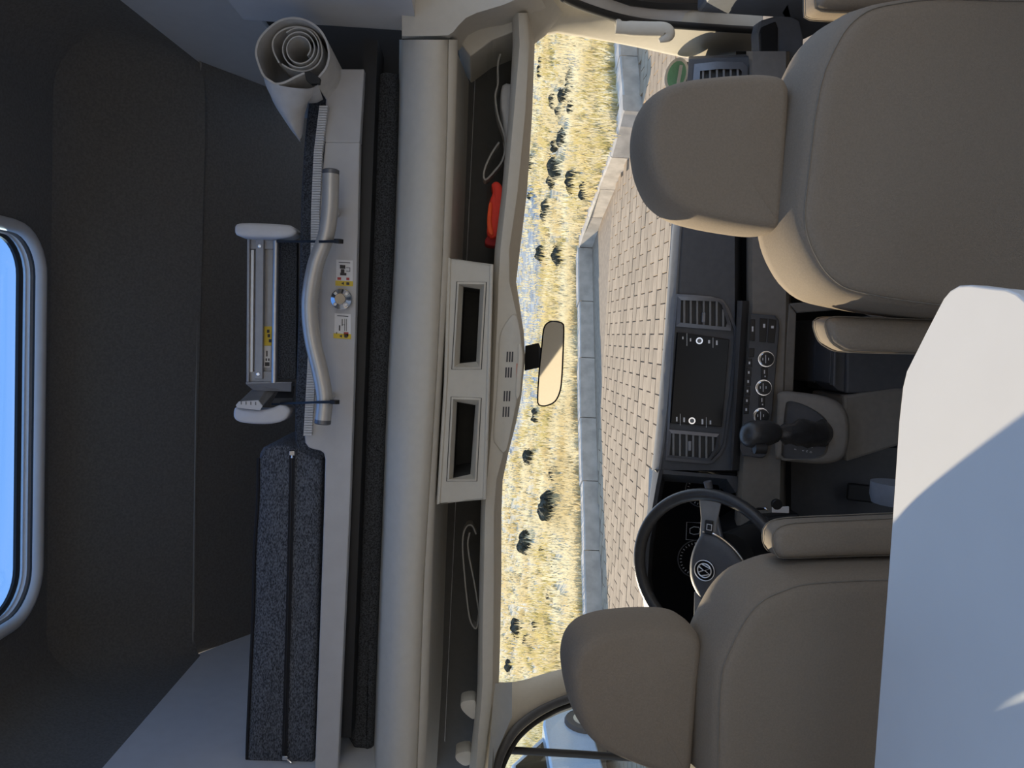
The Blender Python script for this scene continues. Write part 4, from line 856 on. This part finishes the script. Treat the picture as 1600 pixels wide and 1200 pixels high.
b = MB(); c = wp(1110, 822, 0.012); b.loft([[c+wx*(i*0.016)+wu*(j*0.010)+wn*o_ for i, j in ((-1, -1), (1, -1), (1, 1), (-1, 1))] for o_ in (-0.006, 0.004)]); kp = b.build('key_pad', 'black', s1, smooth=0, bevel=0.002)
b = MB(); c = wp(1112, 822, 0.017); b.tube([c+wx*(i*0.007)+wu*(j*0.006) for i, j in ((-1, -1), (1, -1), (1, 1), (-1, 1))], 0.0012, 6, closed=True); b.build('key_mark', 'mark', s1)
b = MB(); b.tube(cr_open([wp(x, y, 0.010) for x, y in ((1100, 830), (1112, 831), (1129, 840), (1147, 855), (1161, 872), (1167, 884))], 24), 0.0022, 6); b.build('chrome_trim', 'chrome', hub)
# badge: ring with the two stacked letters
ec = wp(1106, 888, 0.0215); er = 0.026
b = MB(); b.lathe(ec-wn*0.004, wn, [(er, 0), (er, 0.004), (er*0.94, 0.006)], 40); eb = b.build('badge', 'gloss', hub, smooth=40)
b = MB(); b.tube([ec+wn*0.0028+wx*math.cos(R(a))*er*0.97+wu*math.sin(R(a))*er*0.97 for a in range(0, 360, 10)], 0.0012, 6, closed=True)
er2 = er*0.66
b.tube([ec+wn*0.003+wx*math.cos(R(a))*er2+wu*math.sin(R(a))*er2 for a in range(0, 360, 10)], 0.0015, 6, closed=True)
for pl_ in (((-0.42, 0.84), (0.0, 0.14), (0.42, 0.84)), ((-0.86, 0.40), (-0.42, -0.84), (0.0, -0.06), (0.42, -0.84), (0.86, 0.40))):
    b.tube([ec+wn*0.003+wx*(i*er2)+wu*(j*er2) for i, j in pl_], 0.0017, 6)
b.build('emblem', 'emblem', eb, smooth=40)
b = MB(); b.tube([WC-wn*0.02, WC-wn*0.16], 0.05, 18); b.tube([WC-wn*0.10-wu*0.02, WC-wn*0.34-wu*0.05], 0.075, 18); b.build('column', 'black', sw_, smooth=50)
for yy, xx in ((771, 1108),):
    b = MB(); c = at(xx, yy-8, 2.0); b.tube([WC-wn*0.09+wx*0.05, c], [0.008, 0.009], 10); b.tube([c, c+V(0.018, 0, 0.006)], 0.011, 10); b.build('stalk', 'trim', sw_, smooth=50)
# keys hanging at the column
ky = thing('key', at(1215, 797, 1.95), 'silver tagged ignition key hanging below the steering wheel', 'key')
b = MB(); b.tube([at(1184, 795, 2.0), at(1196, 794, 1.96), at(1200, 797, 1.95)], 0.004, 8); b.build('blade', 'chrome', ky)
b = MB(); b.loft([[at(*p, 1.95) for p in ((1206, 792), (1233, 791), (1233, 802), (1206, 801))], [at(*p, 1.965) for p in ((1206, 792), (1233, 791), (1233, 802), (1206, 801))]]); b.build('tag', 'white', ky, smooth=0, bevel=0.002)
b = MB(); b.lathe(at(1212, 787, 1.96), (0, -1, 0), [(0.014, 0), (0.014, 0.012)], 18); b.build('fob', 'black', ky, bevel=0.002)
b = MB(); b.prism([at(*p, 2.04) for p in ((1150, 840), (1200, 808), (1250, 802), (1258, 830), (1240, 1000), (1150, 1000))], (0, 0.2, 0)); b.build('knee_panel', 'black', da, smooth=0, bevel=0.01)
loft_y(lambda y: [at(1236, y, 2.30), at(1430, y, 2.20), at(1430, y, 2.24), at(1236, y, 2.34)], [700, 1000], 'foot_panel', 'dash', da, 0)
for k in range(2):
    b = MB(); c = at(1345, 770+k*55, 2.16); b.box(c, (0.05, 0.02, 0.075), Matrix.Rotation(R(-25), 3, 'X')); o = b.build('pedal', 'rubber', None, bevel=0.006)
    tag(o, ['black rubber accelerator pedal in the dark footwell, the right one', 'black rubber brake pedal in the dark footwell, the left one'][k], 'pedal', 'pedals in the footwell')

# ================================================================== SEATS
def pline(px, Y, k, z0): return [at(x, y, Y, k, z0) for x, y in px]
def seat(base, label, back_px, head_px, arms, posts, Yb, Yh, kb=-0.10):
    st = thing('cab_seat', base, label, 'seat')
    nb = V(0, 1, -kb).normalized()
    lp = cr_closed(pline(back_px, Yb, kb, 0.9), 150)
    rings = cushion(lp, nb, [(-0.124, 0.050), (-0.122, 0.034), (-0.115, 0.022), (-0.098, 0.012), (-0.06, 0.004), (0, 0), (0.03, 0.004), (0.05, 0.03)])
    b = MB(); b.loft(rings); bk = b.build('backrest', 'seat', st, smooth=70)
    b = MB(); b.tube(cushion(lp, nb, [(-0.1165, 0.0225)])[0], 0.0012, 6, closed=True); b.build('seam', 'stitch', bk)
    lh = cr_closed(pline(head_px, Yh, kb, 1.1), 110)
    rings = cushion(lh, nb, [(-0.080, 0.026), (-0.077, 0.016), (-0.068, 0.008), (-0.05, 0.002), (-0.02, 0.0), (0, 0), (0.03, 0.003), (0.045, 0.012), (0.05, 0.024)])
    b = MB(); b.loft(rings); hr = b.build('headrest', 'seat', st, smooth=70)
    for (xa, ya), (xb_, yb) in posts:
        b = MB(); b.tube([at(xa, ya, Yh-0.01), at(xb_, yb, Yh-0.01)], 0.0075, 10); b.build('headrest_post', 'black', st)
        b = MB(); b.lathe(at(xb_, yb, Yh-0.01), (0, 0, 1), [(0.016, -0.01), (0.015, 0.008)], 14); b.build('post_guide', 'black', st)
    for px, Ya in arms:
        la = cr_closed(pline(px, Ya, kb, 0.8), 72)
        r_ = cushion(la, nb, [(-0.035, 0.018), (-0.033, 0.008), (-0.025, 0.002), (-0.012, 0), (0.012, 0), (0.030, 0.004), (0.036, 0.015)])
        b = MB(); b.loft(r_); ar = b.build('armrest', 'seat', st, smooth=60)
        for e in (-0.020, 0.022):
            b = MB(); b.tube(cushion(la, nb, [(e, -0.0005)])[0], 0.0014, 6, closed=True); b.build('stitching', 'stitch', ar)
    c = sum(lp, Vector())/len(lp)
    lc = cr_closed([V(base[0]+sx_, base[1]+sy_, 0.44) for sx_, sy_ in ((-0.25, 0.02), (-0.25, 0.40), (-0.18, 0.47), (0, 0.48), (0.18, 0.47), (0.25, 0.40), (0.25, 0.02))], 60)
    b = MB(); b.loft(cushion(lc, (0, 0, 1), [(-0.08, 0.02), (-0.05, 0), (0.04, 0), (0.06, 0.02), (0.065, 0.05)])); b.build('seat_cushion', 'seat', st, smooth=60)
    b = MB(); b.box((base[0], base[1]+0.24, 0.18), (0.42, 0.40, 0.36)); b.build('pedestal', 'black', st, bevel=0.01)
    return st, nb
PB = [(1192, 330), (1191, 355), (1196, 385), (1208, 415), (1228, 446), (1258, 470), (1300, 482), (1360, 492), (1430, 500), (1520, 506), (1620, 508), (1720, 500), (1760, 420), (1760, 120), (1720, 30), (1620, 22), (1500, 22), (1400, 20), (1330, 28), (1290, 40), (1258, 66), (1236, 102), (1218, 145), (1207, 200), (1201, 250), (1196, 295)]
PH = [(1197, 360), (1189, 368), (1175, 370), (1140, 366), (1090, 357), (1050, 345), (1018, 322), (1000, 290), (991, 255), (989, 220), (995, 185), (1008, 160), (1028, 147), (1060, 138), (1110, 132), (1155, 129), (1178, 130), (1196, 135), (1206, 147), (1210, 166), (1207, 230), (1203, 300), (1200, 342)]
PA = [(1280, 510), (1282, 500), (1292, 496), (1320, 496), (1380, 498), (1440, 500), (1500, 504), (1520, 530), (1500, 556), (1440, 553), (1380, 551), (1320, 549), (1302, 543), (1288, 532)]
PA2 = [(1268, -20), (1265, 5), (1266, 20), (1275, 24), (1310, 26), (1400, 26), (1480, 25), (1530, 24), (1545, 10), (1540, -30), (1400, -36), (1300, -34)]
pc = at(1400, 265, 1.46)
seat((pc.x, 1.46, 0.0), 'brown fabric passenger seat behind the side vent, on the right', PB, PH, [(PA, 1.47), (PA2, 1.52)], [((1185, 300), (1206, 300)), ((1190, 190), (1214, 190))], 1.47, 1.47)
DB = [(1075, 1012), (1083, 985), (1098, 952), (1118, 918), (1142, 894), (1168, 881), (1205, 869), (1260, 864), (1330, 862), (1400, 862), (1500, 866), (1560, 900), (1570, 1060), (1560, 1230), (1480, 1272), (1380, 1280), (1250, 1276), (1160, 1264), (1105, 1244), (1078, 1216), (1070, 1180), (1070, 1120), (1071, 1060)]
DH = [(1078, 978), (1080, 1000), (1076, 1040), (1071, 1100), (1067, 1150), (1065, 1172), (1060, 1184), (1046, 1188), (1030, 1186), (1000, 1178), (960, 1163), (925, 1145), (900, 1118), (886, 1085), (879, 1050), (878, 1020), (886, 992), (905, 972), (935, 961), (970, 956), (1010, 954), (1045, 956), (1066, 964)]
DA = [(1200, 850), (1200, 832), (1208, 821), (1225, 815), (1260, 812), (1330, 809), (1400, 806), (1460, 806), (1480, 830), (1460, 858), (1400, 862), (1300, 865), (1220, 867), (1206, 862)]
dc = at(1300, 1110, 1.50)
ds, _ = seat((dc.x, 1.52, 0.0), 'brown fabric driver seat in front of the steering wheel, cut by the table', DB, DH, [(DA, 1.50)], [((1066, 1020), (1082, 1022)), ((1062, 1170), (1078, 1172))], 1.52, 1.52)
b = MB(); b.lathe(at(1400, 790, 1.62), (1, 0, 0), [(0.0, 0), (0.05, 0.004), (0.055, 0.02), (0.055, 0.05)], 28); b.build('recline_dial', 'bluegrey', ds, smooth=40)

# ================================================================== TABLE
TZ = 0.75
tb = thing('dining_table', (-0.2, 0.85, 0.0), 'pale laminate table top half lit by the sun in the foreground', 'table')
TP = [(1340, 1420), (1352, 1330), (1365, 1200), (1380, 1000), (1394, 810), (1404, 660), (1410, 605), (1416, 580), (1428, 556), (1446, 520), (1464, 485), (1474, 466), (1484, 454), (1498, 446), (1515, 445), (1545, 449), (1573, 452), (1588, 458), (1600, 468), (1640, 520), (1740, 640), (2100, 1000), (2000, 1420)]
tl = [atZ(x, y, TZ) for x, y in TP]
b = MB(); b.prism(tl, (0, 0, -0.028)); b.build('top', 'table', tb, smooth=0, bevel=0.003, bseg=3)
b = MB(); b.tube([V(-0.35, 0.8, 0), V(-0.35, 0.8, 0.722)], 0.03, 18); b.build('leg', 'alu', tb)
b = MB(); b.lathe((-0.35, 0.8, 0), (0, 0, 1), [(0.10, 0), (0.10, 0.008), (0.04, 0.02)], 24); b.build('foot_plate', 'alu', tb)

# ================================================================== OUTSIDE
GZ = -0.65
b = MB(); b.box((0, 12, GZ-0.05), (90, 70, 0.1)); gr = b.build('ground', 'road', smooth=0); tag(gr, 'sandy paved road in front of the van', 'road', kind='structure')
WT = GZ+0.26
wpx = [(921, 1250), (918, 1050), (913, 900), (910, 760), (907, 640), (905, 500), (904, 385), (918, 340), (934, 298), (952, 255), (966, 215), (976, 185), (970, 130), (966, 60), (962, -20), (955, -120)]
wl3 = [atZ(x, y, WT) for x, y in wpx]
def wall_probe(X):
    P = sorted(wl3, key=lambda p: p.x)
    for a, c in zip(P, P[1:]):
        if a.x <= X <= c.x: return [Vector((X, a.y+(c.y-a.y)*(X-a.x)/max(1e-6, c.x-a.x), 0))]
    return []
# paving stones, nearest rows in view
PW, PD, GAP = 0.34, 0.22, 0.016
pm = MB(); pm.box((0, 0, 0.012), (PW-GAP, PD-GAP, 0.024)); pv0 = pm.build('paver', 'paver', gr, smooth=0)
mesh0 = pv0.data; bpy.data.objects.remove(pv0)
cnt = 0
goff = Vector(gr['_o'])
rest = MB()
for j in range(24):
    Yp = 8.1+j*PD
    for i in range(-24, 25):
        X = i*PW+(PW/2 if j % 2 else 0)
        hit = any(Yp > p_.y-0.2 for p_ in wall_probe(X))
        if -0.40*Yp < X < 0.20*Yp and cnt < 300 and not hit:
            o = bpy.data.objects.new('paver', mesh0); COL.objects.link(o); o.parent = gr
            o.location = Vector((X, Yp, GZ+random.uniform(-0.004, 0.004))); cnt += 1
        elif Yp < 12.4 and not hit: rest.box((X, Yp, GZ+0.012), (PW-GAP, PD-GAP, 0.024))
rest.build('paving', 'paver', gr, smooth=0, kind='stuff')
# low stone wall along the bank: real line on the ground
# even out: resample the wall line
def resample(P, d):
    out = [P[0]]; acc = 0
    for a, c in zip(P, P[1:]):
        L = (c-a).length; t = d-acc
        while t <= L: out.append(a+(c-a)*(t/L)); t += d
        acc = (acc+L) % d if L+acc >= d else acc+L
    return out
rw = thing('retaining_wall', (0, 13, GZ), 'low grey stone wall between the road and the dry grass bank', 'wall')
ws_ = resample(wl3, 1.15)
for a, c in zip(ws_, ws_[1:]):
    d = (c-a); d.z = 0; L = d.length; d.normalize(); nn = V(-d.y, d.x, 0)
    if nn.y < 0: nn = -nn
    p0 = a+d*0.008; p1 = c-d*0.008; t = WT+random.uniform(-0.012, 0.012)
    b = MB(); b.loft([[V(p.x, p.y, GZ-0.05), V(p.x, p.y, t-0.02), V(p.x+nn.x*0.02, p.y+nn.y*0.02, t), V(p.x+nn.x*0.28, p.y+nn.y*0.28, t), V(p.x+nn.x*0.30, p.y+nn.y*0.30, GZ-0.05)] for p in (p0, p1)])
    b.build('block', 'stone', rw, smooth=0)
# the bank behind the wall
def wall_y(X):
    best = None
    P = sorted(wl3, key=lambda p: p.x)
    if X <= P[0].x: return P[0].y
    for a, c in zip(P, P[1:]):
        if a.x <= X <= c.x: return a.y+(c.y-a.y)*(X-a.x)/max(1e-6, c.x-a.x)
    return P[-1].y
def nz(x, y): return math.sin(x*1.3+y*0.7)*0.5+math.sin(x*0.53-y*1.1+2)*0.5+math.sin(x*2.9+y*2.3)*0.25
def bank_z(X, Y):
    d = max(0, Y-wall_y(X)-0.25)
    return WT-0.03+0.02*d+0.035*max(0, d-12)+0.07*max(0, d-40)+0.05*nz(X, Y)*min(1, d*0.6)
NX, NYY = 90, 70
def bank_pt(a, c):
    X = -40+80*a; y0 = wall_y(X)+0.25; Y = y0+110*c**2.2
    return V(X, Y, bank_z(X, Y))
b = MB(); b.grid(bank_pt, NX, NYY); bk = b.build('bank', 'bank', smooth=180, fix=False); tag(bk, 'gently rising bank of dry yellow grass beyond the wall', 'hillside', kind='structure')
# dry grass blades on it
def blades(n, m, label, d0, d1, hs, sd, spread=1.0, clump=None):
    rnd = random.Random(sd); vs_, fs_ = [], []
    for _ in range(n):
        d = d0+(d1-d0)*rnd.random()**1.7; Yc = 12.5+d
        X = rnd.uniform(-0.62, 0.50)*Yc*spread; y0 = wall_y(X)+0.5; Y = y0+d
        if clump and nz(X*clump, Y*clump) < 0.1: continue
        z = bank_z(X, Y); h = hs*(0.6+0.8*rnd.random())*(1+d*0.012)
        for k in range(5):
            a = rnd.uniform(0, 6.28); lx, ly = math.cos(a)*h*0.45*rnd.random(), math.sin(a)*h*0.45*rnd.random(); w_ = 0.010+0.014*rnd.random()+0.0004*d
            bx_, by_ = X+rnd.uniform(-.08, .08), Y+rnd.uniform(-.08, .08); o = len(vs_)
            vs_ += [(bx_-w_, by_, z-0.02), (bx_+w_, by_, z-0.02), (bx_+lx, by_+ly, z+h*(0.6+0.4*rnd.random()))]; fs_.append((o, o+1, o+2))
    b = MB(); b.add(vs_, fs_); o = b.build('grass', m, smooth=0, fix=False); tag(o, label, 'grass', kind='stuff')
blades(16000, 'grass', 'dry straw coloured grass covering the bank', 0.0, 60, 0.20, 3)
blades(3500, 'grass_g', 'greenish grass growing close behind the stone wall', 0.0, 14, 0.22, 5, 1.0, 0.6)
# blue grey surface laid just over the bank further up
def march(x, y):
    d = ray(x, y); t = 8.0
    while t < 160:
        p = CAM+d*t
        if p.z <= bank_z(p.x, p.y) and p.y > wall_y(p.x)+0.3: return p
        t += 0.12
    return CAM+d*160
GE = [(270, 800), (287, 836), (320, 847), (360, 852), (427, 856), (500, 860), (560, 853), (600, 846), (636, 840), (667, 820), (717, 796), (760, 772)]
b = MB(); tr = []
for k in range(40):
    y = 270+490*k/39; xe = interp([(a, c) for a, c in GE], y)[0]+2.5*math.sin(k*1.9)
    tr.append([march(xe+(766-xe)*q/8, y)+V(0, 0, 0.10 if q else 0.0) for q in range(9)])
b.loft(tr, False, False); o = b.build('upper_slope', 'far_slope', smooth=180, fix=False); tag(o, 'blue grey slope above the dry grass bank', 'slope', kind='structure')
# dark scrub bushes, each its own
def bush(X, Y, w_, h_, sd):
    rnd = random.Random(sd); b = MB(); z = bank_z(X, Y)
    for q in range(5):
        cx, cy, cz = X+rnd.uniform(-.5, .5)*w_, Y+rnd.uniform(-.3, .3)*w_, z+h_*rnd.uniform(.25, .65); rr = w_*rnd.uniform(.28, .45); rh = h_*rnd.uniform(.3, .45)
        ph = [rnd.uniform(0, 6.28) for _ in range(4)]
        def f(a, c):
            th, p_ = a*2*math.pi, (c-0.5)*math.pi; k = 1+0.25*math.sin(3*th+ph[0]+4*c)+0.2*math.sin(7*th+ph[1]-9*c)
            return V(cx+rr*k*math.cos(th)*math.cos(p_), cy+rr*k*math.sin(th)*math.cos(p_), cz+rh*(1+0.2*math.sin(5*th+ph[2]))*math.sin(p_))
        b.grid(f, 14, 8)
    for _ in range(60):
        a = rnd.uniform(0, 6.28); p = V(X+math.cos(a)*w_*rnd.random()*0.7, Y+math.sin(a)*w_*0.5*rnd.random(), z+h_*rnd.uniform(0.2, 0.8)); q = p+V(rnd.uniform(-.1, .1), rnd.uniform(-.1, .1), rnd.uniform(.03, .15))*(w_*1.4)
        b.add([p+V(-0.02, 0, 0), p+V(0.02, 0, 0), q], [(0, 1, 2)])
    o = b.build('scrub_bush', 'shrub', smooth=0, fix=False); return o
BU = [(868, 790, 1.0), (836, 715, .7), (870, 740, .5), (830, 850, .8), (815, 985, .7), (842, 980, .4), (825, 1000, .35), (800, 1040, .45), (862, 930, .35), (905, 285, .8), (920, 300, .6), (870, 160, .5), (888, 150, .6), (900, 165, .5), (895, 140, .5), (878, 175, .4), (852, 95, .4), (849, 112, .4), (885, 215, .6), (872, 230, .4), (876, 260, .8), (868, 282, .5), (832, 255, .6), (833, 305, .35), (858, 330, .6), (855, 400, .7), (880, 395, .7), (845, 650, .5), (895, 120, .4), (912, 330, .4), (850, 860, .3), (868, 880, .3)]
for i, (x, y, s_) in enumerate(BU):
    d = ray(x, y); t = 8.0
    while t < 140:
        p = CAM+d*t
        if p.z <= bank_z(p.x, p.y) and p.y > wall_y(p.x)+0.3: break
        t += 0.15
    p = CAM+d*t; sc = t/1200.0
    near = x > 895
    o = bush(p.x, p.y, 26*s_*sc*1.15, 26*s_*sc*1.0, 100+i)
    own = {0: 'largest dark scrub bush on the bank, straight ahead of the steering wheel', 1: 'round dark bush on the bank next below the overhead lamp on the driver side', 3: 'dark bush high on the bank between the largest bush and the driver headrest', 4: 'dark bush on the bank just above the top of the driver headrest', 9: 'dark bush hugging the bend of the stone wall beside the passenger headrest', 11: 'topmost of the bush cluster near the right pillar', 20: 'largest bush of the row above the slanting wall', 22: 'dark bush close under the console lip beside the red cloth', 25: 'upper of two bushes right of the mirror', 26: 'lower of two bushes right of the mirror', 27: 'small bush just left of the mirror at the blue grey edge'}.get(i)
    tag(o, own if own else 'dark green scrub bush just behind the stone wall' if near else 'small dark scrub bush dotted on the dry grass bank', 'bush', 'bushes by the wall' if near else 'bushes on the bank')
# car parked to the left, seen through the driver's window
pc_ = thing('parked_car', (-6.1, 9.0, GZ), 'pale blue parked car seen through the driver side window', 'car')
cx0, cy0 = -6.1, 9.0
def carsec(xr, prof): return [V(cx0+xr*w_, cy0+yy, GZ+zz) for yy, zz, w_ in prof]
low = [(-2.0, .25), (-2.1, .5), (-2.05, .78), (-1.2, .92), (1.3, .92), (1.95, .80), (2.05, .5), (2.0, .25)]
b = MB(); b.loft([[V(cx0+xr, cy0+yy*ky_, GZ+zz) for yy, zz in low] for xr, ky_ in ((-.86, .96), (-.80, 1), (.80, 1), (.86, .96))]); b.build('body', 'carpaint', pc_, smooth=30, bevel=0.03)
cab_ = [(-1.75, .9), (-1.2, 1.38), (-.3, 1.46), (.5, 1.38), (1.25, .9)]
b = MB(); b.loft([[V(cx0+xr, cy0+yy, GZ+zz) for yy, zz in cab_] for xr in (-.70, .70)]); cb_ = b.build('cabin', 'carpaint', pc_, smooth=30, bevel=0.03)
for pts_ in ([(-1.5, .93), (-1.1, 1.32), (-.3, 1.39), (-.3, .93)], [(-.22, .93), (-.22, 1.39), (.45, 1.33), (1.05, .93)]):
    for xr in (-.712, .704):
        b = MB(); b.prism([V(cx0+xr, cy0+yy, GZ+zz) for yy, zz in pts_], (0.008, 0, 0)); b.build('window', 'gloss', cb_, smooth=0)
for yy in (-1.3, 1.3):
    for xr in (-.82, .82):
        b = MB(); b.lathe((cx0+xr, cy0+yy, GZ+0.31), (1, 0, 0), [(.14, -.1), (.29, -.1), (.31, -.07), (.31, .07), (.29, .1), (.14, .1)], 24); wh = b.build('wheel', 'rubber', pc_, smooth=40)
        b = MB(); b.lathe((cx0+xr, cy0+yy, GZ+0.31), (1, 0, 0), [(.19, -.105), (.19, .105)], 20); b.build('hub_cap', 'alu', wh)
for o in bpy.data.objects:
    if '_o' in o: del o['_o']
